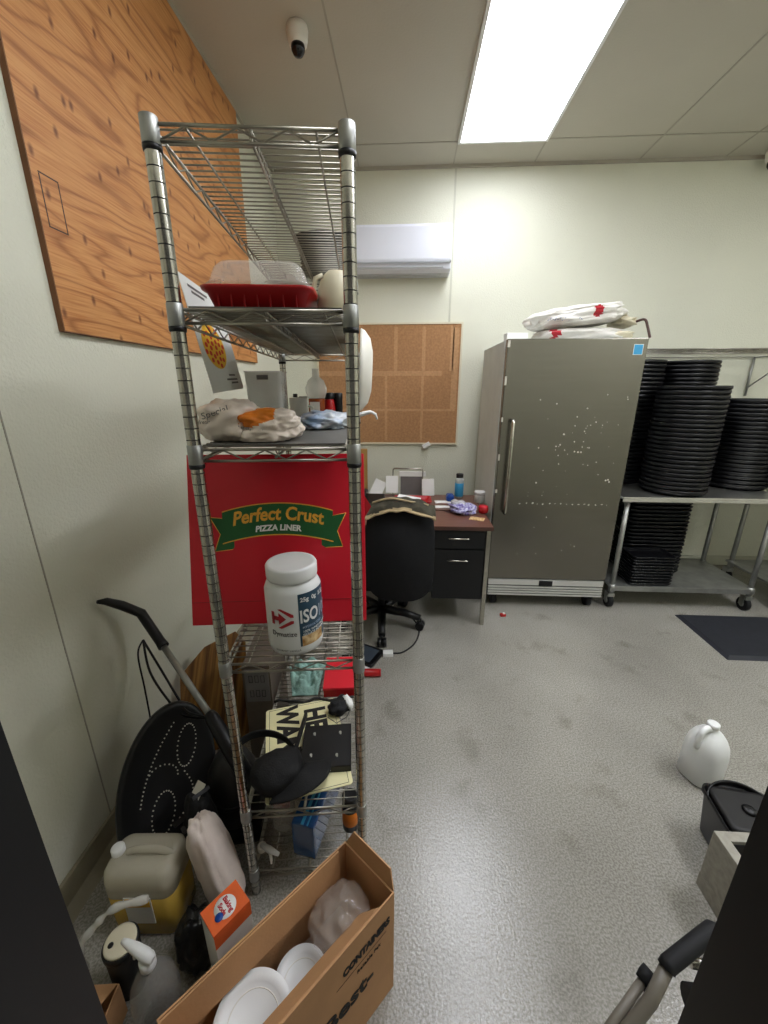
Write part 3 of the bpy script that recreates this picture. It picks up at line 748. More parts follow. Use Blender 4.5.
MB().tube([(.0,.0,.028),(.01,-.02,.012),(.012,-.03,.004)],[.005,.005,.003],8).build('lever','cream2',t,world=False)
MB().lathe([(.013,0),(.015,.002),(.015,.018),(.011,.02)],18,c=(-.03,.02,0)).build('collar','cream2',t,world=False)
# ============================================================ FLOOR LEFT CLUTTER
# vacuum
tip=atx(97,602,-1.055); knee=atx(141,613,-.985); neck=atx(160,641,-.93); low=atz(212,718,.52); base=atz(246,775,.36)
t=thing('upright_vacuum','upright vacuum with black handle and cords leaning on the left wall','vacuum cleaner',(-.625,1.10,0))
MB().tube([tip,tip+(knee-tip)*.2+Vector((0,0,.012)),tip+(knee-tip)*.55+Vector((0,0,.012)),knee,neck,neck+(low-neck)*.08],[.006,.013,.017,.018,.018,.020],14).build('handle','black',t)
MB().tube([neck,low],.0115,14).build('tube','galv',t)
MB().tube([low+(neck-low)*.06,low,low+(base-low)*.5,base],[.017,.024,.027,.028],14).build('wand','black',t)
def catm(P,n=8):
    out=[]; P=[Vector(p) for p in P]; Q=[P[0]]+P+[P[-1]]
    for i in range(1,len(Q)-2):
        for j in range(n):
            s_=j/n; a,b,c_,d=Q[i-1],Q[i],Q[i+1],Q[i+2]
            out.append(.5*((2*b)+(c_-a)*s_+(2*a-5*b+4*c_-d)*s_*s_+(3*b-a-3*c_+d)*s_**3))
    out.append(P[-1]); return out
A=atx(143,640,-.955)
MB().tube(catm([A,atx(150,672,-.93),atx(168,700,-.88),atx(184,716,-.82),low]),.0042,7).build('cord','black',t)
MB().tube(catm([A,atx(160,668,-.92),atx(178,698,-.86),atx(188,712,-.8),low]),.0042,7).build('cord','black',t)
MB().tube(catm([A,atx(138,655,-.96),atx(145,690,-.955),atx(154,738,-.95)]),.0032,7).build('cord','black',t)
hd=Vector((-.66,1.15,0))
m=MB(); m.box((-.10,-.09,.0),(.10,.09,.085),.02,R=TR((-.625,1.11,0),.2)); m.build('floor_head','black',t)
MB().lathe([(.07,.08),(.085,.09),(.092,.20),(.086,.28),(.062,.335),(.03,.355),(.004,.358)],36,c=(-.625,1.10,0)).build('dust_tank','dust',t)
MB().lathe([(.0925,.19),(.096,.192),(.096,.204),(.0925,.206)],36,c=(-.625,1.10,0)).build('tank_band','black',t)
Oc=atx(168,781,-.835)
ob=thing('oval_board','large black oval board with white dotted swirl leaning on the wall','board',(Oc.x,Oc.y,0))
nrm=Vector((.70,-.50,.50)).normalized(); upv=Vector((0,0,1)); ax=(upv-nrm*upv.dot(nrm)).normalized(); sd=ax.cross(nrm).normalized()
ra=math.radians(-27); ax,sd=(ax*math.cos(ra)-sd*math.sin(ra)),(sd*math.cos(ra)+ax*math.sin(ra))
Wd=.160; Lh=.262; cen=Oc
Ro=Matrix(((sd.x,ax.x,nrm.x,cen.x),(sd.y,ax.y,nrm.y,cen.y),(sd.z,ax.z,nrm.z,cen.z),(0,0,0,1)))
m=MB(); m.lathe([(.004,0),(.9,0),(1.0,.012),(.985,.026),(.93,.030),(.88,.022),(.004,.020)],64,R=Ro@Matrix.Diagonal((Wd,Lh,1,1))); m.build('tray','black',ob)
m=MB()
def dots(fx,n):
    for i in range(n):
        x,y=fx(i/n); x*=.80; y=y*.82+.02; p=Ro@Vector((x,y,.0205)); q=Ro@Vector((x,y,.0235)); m.cyl(p,q,.0026,6)
dots(lambda u:(-.010+.045*math.cos(2*PI*u),-.135+.080*math.sin(2*PI*u)),28)
dots(lambda u:(.055+.040*math.cos(2*PI*u),.110+.085*math.sin(2*PI*u)),28)
dots(lambda u:(-.105+.10*u*u,-.10+.32*u),22); dots(lambda u:(.045+.06*math.sin(u*PI),-.18+.20*u),14); dots(lambda u:(-.03+.06*math.cos(PI*u),.0+.045*math.sin(PI*u)),10)
m.build('dot_pattern','fuzz',ob)
# wood slat board
t=thing('wooden_slat_board','striped brown wooden board leaning behind the oval board','board',(-.93,1.55,0))
P=[Vector((-.99,1.42,0)),Vector((-.72,1.52,0)),Vector((-.80,1.66,.44)),Vector((-1.02,1.58,.40))]
wv=(P[1]-P[0]).normalized()
pts=[Vector((-1.00,1.36,.0)),Vector((-.74,1.50,.0)),Vector((-.80,1.70,.40)),Vector((-.845,1.70,.46)),Vector((-.97,1.62,.42)),Vector((-1.05,1.52,.33))]
nn=(pts[1]-pts[0]).cross(pts[4]-pts[0]).normalized()*.016
MB().hull(pts,[p+nn for p in pts]).build('panel','wood',t)
# black bag with white patch
t=thing('black_pouch','small black pouch with white patch before the oval board','pouch',(-.66,.955,0))
m=MB(); m.blob((-.680,.955,.175),(.052,.050,.175),seed=4,amp=.18,fs=1.6,e=.85,n=36); m.build('pouch_body','blackm',t)
p=atz(196,792,.30)
m=MB(); m.box((-.018,-.026,.0),(.018,.026,.003),.001,R=TR(atz(198,791,.345),rz=-.4,rx=.7)); m.build('white_patch','fuzz',t)
m=MB(); m.box((-.028,-.006,.0),(.028,.006,.004),.001,R=TR(atz(201,793,.352),rz=.9,rx=.6)); m.build('strap','black',t)
t=thing('black_buckle_strap','black plastic buckle and strap under the pouch','strap',atz(190,820,.2))
m=MB(); 
m.box((-.045,-.012,0),(.045,.012,.006),.001,R=TR(atz(196,822,.24),rz=.85,rx=.3)); m.box((-.035,-.008,0),(.035,.008,.006),.001,R=TR(atz(184,818,.235),rz=1.0,rx=.3)); m.box((-.02,-.012,0),(.02,.012,.012),.003,R=TR(atz(206,812,.25),rz=.85,rx=.3)); m.build('webbing','black',t)
# white wrapped bundle
t=thing('plastic_wrapped_bundle','white bundle wrapped in plastic beside the shelf\'s front left post','bundle',(-.575,.82,0))
pa=atz(225,806,.30)+Vector((-.005,0,0)); pb=atz(212,880,.16)
axv=(pa-pb).normalized(); Rq=axv.to_track_quat('Z','Y').to_matrix().to_4x4()
m=MB(); m.blob((-.578,.852,.185),(.047,.058,.182),seed=9,amp=.14,fs=2.2,e=.7,R=Matrix.Rotation(-.28,4,'Y')@Matrix.Rotation(-.1,4,'X'),n=48); m.build('wrap','flesh',t)
# yellow liquid jug
jb=Vector((-.785,.825,0))
t=thing('yellow_cleaner_jug','rectangular jug of yellow cleaner with white cap near the wall','jug',jb,.06)
m=loft(MB(),[(.098,.062,.03,0),(.104,.068,.035,.008),(.105,.069,.035,.180)]); m.build('liquid','liq',t,world=False)
m=loft(MB(),[(.1055,.0695,.035,.1805),(.1055,.0695,.035,.235),(.103,.066,.035,.262),(.095,.056,.035,.276),(.08,.04,.03,.282)]); m.build('shoulder','liqj',t,world=False)
m=MB(); m.lathe([(.017,.272),(.019,.275),(.019,.300),(.016,.303),(.003,.303)],24,c=(-.080,.0,0)); m.build('cap','white',t,world=False)
m=MB(); m.tube(catm([(-.050,.0,.280),(-.015,.0,.292),(.05,.0,.290),(.085,.0,.270)],6),.011,10); m.build('handle','liqj',t,world=False)
t.scale=(1,1,.94)
m=MB(); m.box((-.040,-.0725,.07),(.040,-.0700,.190)); m.build('label','whitem',t,world=False)
m=MB(); m.box((-.036,-.0735,.150),(.036,-.0724,.187)); m.build('label_band','pizzay',t,world=False)
# hanging clear tube (twisted bag)
t=thing('plastic_sleeve','twisted clear plastic sleeve drooping in front of the yellow jug','sleeve',(-.80,.66,0))
m=MB(); P=catm([Vector((-.90,.66,.03)),atz(80,948,.16),atz(96,925,.22),atz(115,908,.255),atz(148,899,.26)],8)
m.tube(P,[.010+.002*math.sin(i*1.1) -(.004 if 18<i<22 else 0) for i in range(len(P))],9); m.build('film','clear2',t)
# lidded jar
t=thing('lidded_canister','dark round canister with pale lid in front of the yellow jug','canister',(-.775,.672,0))
Rt_=TR((-.768,.672,0),rx=-.0)
MB().lathe([(.036,0),(.040,.005),(.042,.16),(.040,.165)],32,c=(-.758,.655,0)).build('body','dust',t)
MB().lathe([(.042,.165),(.045,.167),(.045,.182),(.041,.184)],32,c=(-.758,.655,0)).build('rim','black',t)
MB().lathe([(.040,.1835),(.0395,.1895),(.035,.191),(.003,.192)],32,c=(-.758,.655,0)).build('lid','offw',t)
MB().lathe([(.007,.192),(.007,.1935),(.003,.194)],16,c=(-.775,.642,0)).build('lid_hole','black',t)
# spray bottle
sb=Vector((-.638,.600,0))
t=thing('spray_bottle','clear spray bottle with white trigger beside the big open box','bottle',sb,-.25)
MB().lathe([(.048,0),(.056,.006),(.058,.10),(.052,.15),(.030,.195),(.015,.21),(.014,.225)],32).build('bottle_body','smoke',t,world=False)
MB().lathe([(.018,.215),(.019,.217),(.019,.243),(.014,.246)],22).build('collar','white',t,world=False)
m=MB(); m.hull([(.02,-.011,.243),(.02,.011,.243),(-.02,.011,.243),(-.075,.006,.262),(-.075,-.006,.262),(-.02,-.011,.243)],[(.026,-.011,.266),(.026,.011,.266),(-.02,.011,.276),(-.072,.006,.272),(-.072,-.006,.272),(-.02,-.011,.276)]) if False else None
m=MB(); m.tube([(.022,0,.252),(0,0,.258),(-.03,0,.264),(-.062,0,.268),(-.074,0,.269)],[.010,.015,.013,.009,.006],12); m.build('trigger_head','white',t,world=False)
m=MB(); m.tube([(-.022,0,.255),(-.040,0,.238),(-.046,0,.215)],[.006,.006,.004],8); m.build('trigger','white',t,world=False)
# orange baking soda box
ocn=Vector((-.478,.705,0)); orz=math.radians(-38)
t=thing('baking_soda_box','orange and white carton with round emblem beside the wire shelf','carton',ocn,orz)
m=MB(); m.box((-.038,-.052,0),(.038,.052,.262),.001); m.build('carton_body','whitem',t,world=False)
m=MB(); m.box((-.0385,-.0525,.255),(.0385,.0525,.2635),.001); m.box((.0382,-.0525,.21),(.0392,.0525,.256)); m.build('orange_top','oran2',t,world=False)
m=MB(); m.lathe([(.029,.2636),(.029,.2642),(.003,.2643)],32); m.build('emblem','whitem',t,world=False)
m=MB(); m.lathe([(.011,.2643),(.011,.2650),(.002,.2651)],20,c=(.010,-.023,0)); m.build('blue_dot','blue',t,world=False)
Wt=WM(t)
text('Baking',.017,Wt@TR((0,.009,.2646)),'labr',t,'lettering',bold=.0006); text('Soda',.017,Wt@TR((0,-.009,.2646)),'labr',t,'lettering',bold=.0006)
# small brown box bottom left
t=thing('brown_carton','small brown cardboard carton in the corner beside the doorway','carton',(-.81,.525,0),.1)
m=MB(); w=.003
m.box((-.08,-.07,0),(.08,.07,.004)); m.box((-.08,-.07,.004),(-.077,.07,.12)); m.box((.077,-.07,.004),(.08,.07,.12)); m.box((-.077,-.07,.004),(.077,-.067,.12)); m.box((-.077,.067,.004),(.077,.07,.12)); m.build('walls','cardb',t,world=False)
m=MB(); m.hull([(-.075,-.07,.118),(.075,-.07,.118),(.075,-.07,.121),(-.075,-.07,.121)],[(-.07,-.005,.128),(.07,-.005,.128),(.07,-.005,.131),(-.07,-.005,.131)]); m.build('flap','cardb',t,world=False)
m=MB(); m.hull([(-.075,.07,.118),(.075,.07,.118),(.075,.07,.121),(-.075,.07,.121)],[(-.07,.02,.150),(.07,.02,.150),(.07,.02,.153),(-.07,.02,.153)]); m.build('flap','cardb',t,world=False)
o=MB().blob((0,0,.085),(.052,.056,.088),seed=71,amp=.3,fs=2,e=.8,n=36).build('black_plastic_bag','bagd'); o.location=(-.592,.722,0); tag(o,'small crumpled black plastic bag on the floor behind the spray bottle','bag')
# ============================================================ BIG OPEN BOX
Bc=Vector((-.156,.804,0)); Ac=Vector((-.012,.690,0)); u=Vector((-.685,-.729,0)).normalized(); vdir=(Ac-Bc).normalized(); LB=.49; HB=.395
t=thing('open_cardboard_box','big open brown cardboard box of plates in front of the shelf','box',(Bc+Ac)/2)
C_=Bc+u*LB; D_=Ac+u*LB
up=Vector((0,0,HB)); th=.004
def wallp(p,q,inn):
    m=MB(); n_=inn*th; m.hull([p,q,q+n_,p+n_],[p+up,q+up,q+n_+up,p+n_+up]); return m
wallp(Bc,C_,vdir).build('side','cardb',t); wallp(Ac,D_,-vdir).build('side','cardb',t)
wallp(Bc+vdir*th,Ac-vdir*th,u).build('end','cardb',t); wallp(C_+vdir*th,D_-vdir*th,-u).build('end','cardb',t)
m=MB(); m.hull([Bc+vdir*th+u*th,Ac-vdir*th+u*th,D_-vdir*th-u*th,C_+vdir*th-u*th],[p+Vector((0,0,th)) for p in (Bc+vdir*th+u*th,Ac-vdir*th+u*th,D_-vdir*th-u*th,C_+vdir*th-u*th)]); m.build('bottom','cardd',t)
# flaps
def flap(p,q,dr,L_,sk=.01,rise=.0,name='flap'):
    e=(q-p).normalized(); a=p+up; b=q+up; d=(dr*L_)+Vector((0,0,rise))
    a2=a+d+e*sk; b2=b+d-e*sk; n_=e.cross(d).normalized()*th
    MB().hull([a,b,b2,a2],[a+n_,b+n_,b2+n_,a2+n_]).build(name,'cardb',t)
flap(Ac-u*0+u*.05-vdir*.006,D_-vdir*.006,-vdir,.045,.02,-.055)
flap(Bc+u*.03+vdir*.006,C_+vdir*.006,vdir,.010,.01,-.09)
flap(Ac-vdir*.004,Bc+vdir*.004,u*-1,.010,.02,.05)
# printing on outer face of Ac-D side : outward normal = vdir
rzb=math.atan2(-u.y,-u.x)
def bt(b,s,dist,z,mt='ink',bold=0,sx=1,align='RIGHT'):
    # text reading direction: along -u (towards Ac)
    xd=-u; zd=Vector((0,0,1)); nd=vdir; o_=Ac+u*dist+Vector((0,0,z))+nd*.0012
    R=Matrix(((xd.x,zd.x,nd.x,o_.x),(xd.y,zd.y,nd.y,o_.y),(xd.z,zd.z,nd.z,o_.z),(0,0,0,1)))
    text(b,s,R,mt,t,'lettering',bold=bold,sx=sx,align=align)
bt('CONTAINERS',.034,.018,.315,bold=.0020,sx=.72); bt('Reliable Pak',.018,.05,.262,sx=.9)
bt('Best-',.075,.075,.185,bold=.002)
o_=Ac+u*.03+Vector((0,0,.284))+vdir*.0008
MB().hull([o_,o_+u*.16,o_+u*.16+Vector((0,0,.0015)),o_+Vector((0,0,.0015))],[p+vdir*.0005 for p in (o_,o_+u*.16,o_+u*.16+Vector((0,0,.0015)),o_+Vector((0,0,.0015)))]).build('printed_rule','ink',t)
# contents
def inbox(a,b,z): return Bc+u*a+vdir*b+Vector((0,0,z))
wB=(Ac-Bc).length
def plate(c,n_,r_,label,cnt):
    n_=n_.normalized(); q=n_.to_track_quat('Z','Y').to_matrix().to_4x4()
    t=thing('foam_plate',label,'plate',c); R=Matrix.Translation(c)@q
    MB().lathe([(.004,0),(r_*.66,.0),(r_*.76,.006),(r_*.98,.014),(r_,.017),(r_*.99,.019),(r_*.76,.009),(r_*.66,.003),(.004,.003)],48,R=R).build('dish','white',t)
    MB().tube([R@Vector((r_*.66*math.cos(2*PI*k_/40),r_*.66*math.sin(2*PI*k_/40),.0035)) for k_ in range(40)],.0012,6,closed=True).build('inner_ring','cream2',t)
pc=inbox(.345,wB*.5,.27)
plate(pc,Vector((.06,-.10,1)),.086,'white foam plate on top, nearest the camera in the box',1)
plate(inbox(.222,wB*.5,.235),Vector((-.1,.05,1)),.064,'smaller pale plate beside the plastic bag in the box',1)
plate(inbox(.345,wB*.5,.245),Vector((.06,-.10,1)),.086,'white foam plate directly under the nearest one in the box',1)
t2=thing('clear_plastic_bag','crumpled clear plastic bag at the box\'s far end','bag',inbox(.09,wB*.5,.2))
MB().blob(inbox(.095,wB*.48,.275),(.076,.070,.085),seed=21,amp=.14,fs=2.6,e=.75,n=56,R=Matrix.Rotation(math.atan2(u.y,u.x),4,'Z')).build('film','clearbag',t2)
t2=thing('plate_pack','wrapped pack of plates filling the bottom of the box','pack',inbox(.24,wB*.5,.005))
MB().box((-.205,-.082,0),(.205,.082,.185),.02,R=TR(inbox(.245,wB*.5,.0045),math.atan2(u.y,u.x))).build('wrap','clearbag',t2)
# ============================================================ DESK
dx0,dx1,dy0,dy1=-.95,.585,2.53,3.36
dk=thing('office_desk','brown laminate office desk with black metal drawer pedestal','desk',((dx0+dx1)/2,(dy0+dy1)/2,0))
B((dx0,dy0,.722),(dx1,dy1,.75),.003).build('desktop','desk',dk)
B((dx0-.001,dy0-.002,.724),(dx1+.001,dy0+.0,.748)).build('edge_strip','deskedge',dk)
B((.195,2.56,.20),(.545,3.28,.722),.003).build('pedestal','deskm',dk)
d1=B((.20,2.546,.585),(.540,2.56,.715),.003).build('drawer','deskm',dk)
d2=B((.20,2.546,.205),(.540,2.56,.575),.003).build('drawer','deskm',dk)
def pull(z,par):
    m=MB(); m.tube([(.295,2.546,z),(.295,2.526,z),(.30,2.522,z),(.425,2.522,z),(.43,2.526,z),(.43,2.546,z)],.0055,8); m.build('handle','chrome',par)
pull(.665,d1); pull(.505,d2)
for x,y in ((.56,2.56),(.56,3.32),(dx0+.02,2.56),(dx0+.02,3.32)): B((x-.014,y-.02,0),(x+.014,y+.02,.722),.002).build('leg','chrome' if x>0 else 'deskm',dk)
B((dx0+.04,3.24,.3),(.19,3.255,.722)).build('modesty_panel','deskm',dk)
# desk items
zt=.7505
p=atz(459,499,zt)
t=thing('water_bottle','pale blue water bottle with black cap on the desk','bottle',(p.x,p.y+.03,zt))
MB().lathe([(.028,0),(.034,.004),(.035,.16),(.030,.175)],26).build('bottle_body','clear2',t,world=False)
MB().lathe([(.0355,.02),(.0362,.021),(.0362,.13),(.0355,.131)],26).build('label','sky',t,world=False)
MB().lathe([(.028,.175),(.030,.177),(.030,.205),(.026,.208)],24).build('cap','black',t,world=False)
p=atz(480,503,zt)
t=thing('glass_jar','glass jar with white lid at the desk\'s right rear','jar',(p.x,p.y+.03,zt))
MB().lathe([(.038,0),(.044,.004),(.045,.06),(.040,.07)],26).build('glass','clear2',t,world=False)
MB().lathe([(.042,.07),(.045,.072),(.045,.086),(.042,.09),(.003,.091)],26).build('lid','whitem',t,world=False)
p=atz(483,513,zt)
t=thing('red_container','small red round container in front of the glass jar','container',(p.x,p.y,zt))
MB().lathe([(.022,0),(.034,.008),(.037,.03),(.033,.045)],24).build('cup_body','red',t,world=False)
MB().lathe([(.034,.045),(.036,.047),(.03,.056),(.003,.058)],24).build('lid','redcard',t,world=False)
p=atz(462,512,zt)
t=thing('snack_pouch','purple and clear snack pouch lying on the desk','pouch',(p.x,p.y,zt))
MB().blob((0,0,.032),(.085,.10,.036),seed=31,amp=.35,fs=2.2,e=.8,flat=.031,n=36,R=Matrix.Rotation(.5,4,'Z')).build('pouch_body','purple',t,world=False)
MB().blob((-.03,.03,.058),(.05,.045,.022),seed=33,amp=.3,fs=2,n=24).build('crinkled_top','clear2',t,world=False)
p=atz(451,504,zt)
o=MB().blob((0,0,.028),(.032,.05,.03),seed=40,amp=.2,fs=2,e=.7,flat=.027,n=24).build('blue_wrapper','blue'); o.location=(p.x+.0,p.y+.10,zt); tag(o,'small bright blue wrapper beside the purple pouch','wrapper')
p=atz(477,519,zt); o=B((-.05,-.035,0),(.05,.035,.002),0,Matrix.Rotation(-.35,4,'Z')).build('orange_card','cream'); o.location=(p.x,p.y,zt); tag(o,'orange printed card at the desk\'s front right','card')
p=atz(448,511,zt); t=thing('pencil','long dark pencil lying on the desk before the papers','pencil',(p.x-.06,p.y,zt))
MB().cyl((-.09,.01,.005),(.08,-.005,.005),.004,6).build('shaft','deskedge',t,world=False); MB().cyl((-.095,.0103,.005),(-.08,.0088,.005),.0042,8).build('eraser','offw',t,world=False)
p=atz(410,503,zt)
t=thing('red_tray','red desk tray holding white paper','tray',(p.x+.02,p.y,zt))
loft(MB(),[(.13,.09,.02,0),(.145,.10,.02,.035),(.148,.103,.02,.037),(.14,.096,.02,.034),(.12,.085,.02,.006)]).build('tray_body','red',t,world=False)
o=B((-.09,-.035,0),(.09,.035,.012),.002,TR((p.x-.01,p.y-.03,zt+.042),rz=-.2,rx=.15,ry=.12)).build('paper_stack','whitem'); tag(o,'white folded paper lying in the red desk tray','paper')
for i,(x,y,w,h,rz_,lb) in enumerate(((441,502,.07,.035,.1,'white paper slip lying right of the red tray, rear one'),(438,507,.09,.03,-.05,'white paper slip lying right of the red tray, front one'))):
    p=atz(x,y,zt); o=B((-w,-h,0),(w,h,.004),0,Matrix.Rotation(rz_,4,'Z')).build('paper_slip','whitem'); o.location=(p.x+.02,p.y,zt); tag(o,lb,'paper')
# file rack
t=thing('file_rack','wire file rack holding a grey framed panel on the desk','rack',(.03,3.33,zt))
m=MB()
for y in (-.02,.015):
    m.tube([(-.14,y,.0),(-.14,y,.22),(-.13,y,.23),(.10,y,.23),(.11,y,.22),(.11,y,0)],.004,6)
m.tube([(-.14,-.02,.004),(.11,-.02,.004)],.004,6); m.build('wire_frame','wire',t,world=False)
MB().box((-.075,-.010,.0),(.105,.006,.18),.002).build('panel','inkg',t,world=False)
MB().box((-.085,-.012,.165),(.135,.008,.205),.002).build('panel_top','whitem',t,world=False)
for i,(px,py,rz_,ry_,lb) in enumerate(((373,490,.0,.45,'tilted white paper sheet left of the file rack'),(387,484,.0,.0,'upright white paper sheet against the file rack'),(423,487,0,-.05,'white paper sheet at the right end of the file rack'))):
    p=aty(px+5,py,3.26); o=B((-.05,-.0015,-.07),(.05,.0015,.07),0,TR((p.x,3.25,max(zt+.075,p.z)),ry=ry_,rx=-.15)).build('paper_sheet','whitem'); tag(o,lb,'paper')
t=thing('desk_phone','black desk phone at the desk\'s left, behind the chair','phone',(-.26,3.02,zt))
m=MB(); m.hull([(-.10,-.09,0),(.10,-.09,0),(.10,.09,0),(-.10,.09,0)],[(-.09,-.085,.03),(.09,-.085,.03),(.09,.085,.07),(-.09,.085,.07)]); m.build('base','black',t,world=False,bevel=.004)
m=MB(); m.tube([(-.06,-.08,.06),(-.065,-.03,.078),(-.065,.03,.088),(-.06,.08,.09)],[.022,.014,.014,.022],10); m.build('handset','black',t,world=False)
o=B((-.425,3.60,0),(-.355,3.64,1.10),.003).build('wooden_stick','stick'); tag(o,'upright tan wooden board behind the desk','wood')
# ============================================================ CHAIR
hb=Vector((-.16,2.54,0))
ch=thing('office_chair','black office chair tucked at the desk, cloth on its back','chair',hb,0)
cc0=Vector((-.06,2.43))
def backf(u,v,off=0):
    w=.205*(1-.10*abs(2*v-1)**3)
    z=.37+.585*v; x=-.03+(2*u-1)*w
    y=2.185+.045*((2*u-1)**2)+.05*(v-.5)**2*2-.02*math.sin(PI*v)+off
    if v>.9: z-= (abs(2*u-1)**4)*.05
    if v<.1: z+= (abs(2*u-1)**4)*.05
    return Vector((x,y,z))
def shell(mb,f,g,n,m_):
    V=[[mb.bm.verts.new(f(i/n,j/m_)) for j in range(m_+1)] for i in range(n+1)]
    U=[[mb.bm.verts.new(g(i/n,j/m_)) for j in range(m_+1)] for i in range(n+1)]
    for i in range(n):
        for j in range(m_):
            for A,fl_ in ((V,0),(U,1)):
                q=(A[i][j],A[i+1][j],A[i+1][j+1],A[i][j+1]); ff=mb.bm.faces.new(q[::-1] if fl_ else q); ff.smooth=True
    for i in range(n):
        mb.bm.faces.new((V[i][0],U[i][0],U[i+1][0],V[i+1][0])); mb.bm.faces.new((V[i][m_],V[i+1][m_],U[i+1][m_],U[i][m_]))
    for j in range(m_):
        mb.bm.faces.new((V[0][j],V[0][j+1],U[0][j+1],U[0][j])); mb.bm.faces.new((V[n][j],U[n][j],U[n][j+1],V[n][j+1]))
m=MB(); shell(m,lambda u,v:backf(u,v,-.02-.02*math.sin(PI*u)*math.sin(PI*v)),lambda u,v:backf(u,v,.055),20,20); m.build('backrest','fabric',ch,bevel=.01)
m=loft(MB(),[(.22,.22,.08,.39),(.24,.24,.09,.41),(.24,.24,.09,.46),(.21,.21,.08,.48)],R=TR((-.10,2.50,0))); m.build('seat','fabric',ch)
MB().cyl((-.16,2.54,.09),(-.16,2.54,.40),.026,16).build('gas_column','black',ch)
for i in range(5):
    a=math.radians(-86+72*i); R_=.285; e=Vector((hb.x+R_*math.cos(a),hb.y+R_*math.sin(a),.085)); c0=Vector((hb.x,hb.y,.115))
    l=MB().tube([c0,c0+(e-c0)*.6+Vector((0,0,.012)),e],[.032,.027,.024],10).build('base_leg','black',ch)
    w=MB(); tv=Vector((-math.sin(a),math.cos(a),0)); cw=Vector((e.x,e.y,.0305))
    w.cyl(cw-tv*.030,cw-tv*.004,.030,18); w.cyl(cw+tv*.004,cw+tv*.030,.030,18); w.cyl(cw-tv*.024,cw+tv*.024,.010,8); w.cyl(Vector((e.x,e.y,.03)),e,.010,8); w.build('caster','black',l)
# garment on top of backrest
t=thing('olive_jacket','olive and tan cloth draped over the office chair\'s back','cloth',(-.03,2.2,.93))
def jf(u,v):
    x=-.03+(2*u-1)*.20; zt_=.965+.05*math.sin(PI*u)+.008*noise.noise(Vector((u*6,v*4,2)))
    a=PI*v; y=2.215-.075*math.cos(a); z=zt_-.060*(1-math.sin(a))+.012*noise.noise(Vector((u*7,v*5,7)))+.012
    return Vector((x,y,z))
def pk2(p): return 1 if (p.z<.953+.05*math.cos((p.x+.03)*7.5)**2-.012 and p.y<2.2)  else 0
MB().surf(jf,48,24,pick=pk2).build('drape',['olive','tan'],t,solid=.006)
m=MB(); m.tube([jf(i/20,.03) for i in range(21)],.007,8); m.build('hem','tan',t)
m=MB(); m.tube(catm([jf(.1,.45)+Vector((0,0,.006)),jf(.35,.35)+Vector((0,0,.02)),jf(.6,.3)+Vector((0,0,.015)),jf(.9,.45)+Vector((0,0,.006))],6),[.006]*19,8); m.build('fold','tan',t)
# ============================================================ FLOOR ITEMS BY CHAIR
pc=atz(373,650,.02)
t=thing('tablet_device','black framed tablet lying on the floor by the shelving','tablet',(pc.x-.06,pc.y-.03,0),math.radians(-25))
m=loft(MB(),[(.11,.085,.015,.0),(.112,.087,.015,.012),(.108,.083,.012,.022)]); m.build('case','black',t,world=False)
MB().box((-.088,-.066,.0215),(.082,.066,.0228)).build('screen','screen',t,world=False)
q=atz(388,655,.0)
t=thing('power_adapter','small white power adapter with grey cable on the floor','adapter',(q.x,q.y,0),.1)
MB().box((-.032,-.022,0),(.032,.022,.024),.004).build('block','white',t,world=False)
MB().tube(catm([(.03,0,.012),(.10,.02,.005),(.19,.12,.005),(.235,.28,.005),(.20,.42,.005)],8),.005,8).build('cable','rubber',t,world=False)
q=atz(372,673,.022)
t=thing('red_tube','red cylindrical tube lying on floor by the shelving','tube',(q.x-.06,q.y,0),.05)
MB().cyl((-.07,0,.0225),(.105,0,.0225),.022,20).build('tube_body','red',t,world=False)
MB().cyl((.105,0,.0225),(.112,0,.0225),.0225,20).build('end_cap','redcard',t,world=False)
o=MB().box((-.05,-.06,0),(.05,.05,.002),R=Matrix.Rotation(.3,4,'Z')).build('paper_scrap','whitem'); q=atz(366,660,0); o.location=(q.x-.03,q.y-.03,.0); tag(o,'white paper scrap on floor between tablet and red tube','paper')
q=atz(503,616,0)
t=thing('red_scrap','small red plastic scrap on the floor before the freezer','scrap',(q.x,q.y,0),.2)
MB().box((-.022,-.012,0),(.018,.012,.02),.003).build('piece','red',t,world=False); MB().box((-.002,-.008,.019),(.012,.008,.026),.001).build('tab','whitem',t,world=False)
# ============================================================ FREEZER
fx0,fx1=.630,1.508; fy=2.80; fyb=3.60; fz0,fz1=.105,1.925
fz=thing('steel_freezer','tall scuffed stainless steel freezer on casters','freezer',((fx0+fx1)/2,3.2,0))
B((fx0,fy+.055,fz0),(fx1,fyb,fz1),.004).build('cabinet','steelside',fz)
dr=B((fx0+.004,fy,.248),(fx1-.002,fy+.05,fz1+.004),.006).build('door','steel',fz)
m=MB(); hx=.705
m.tube([(hx,fy,1.42),(hx,fy-.045,1.42),(hx,fy-.052,1.41),(hx,fy-.052,.79),(hx,fy-.045,.78),(hx,fy,.78)],.0125,10); m.build('handle','chrome',dr)
MB().box((fx0+.006,fy-.0015,.252),(fx0+.055,fy+.0,fz1-.002)).build('hinge_strip','steelside',dr) if False else None
MB().box((fx1-.084,fy-.0015,1.832),(fx1-.032,fy-.0002,1.889)).build('energy_sticker','sky',dr)
m=MB(); m.box((fx1-.087,fy-.001,1.829),(fx1-.029,fy-.0001,1.892)); m.build('sticker_border','whitem',dr)
m=MB()
for i in range(34):
    x=random.gauss(1.16,.13); z=random.gauss(1.32,.13); s_=random.uniform(.0015,.005)
    m.cyl((x,fy-.0012,z),(x,fy-.0001,z),s_,7)
for i in range(26):
    x=random.uniform(.8,1.45); z=random.uniform(.45,1.75); m.cyl((x,fy-.001,z),(x,fy-.0001,z),random.uniform(.0015,.004),6)
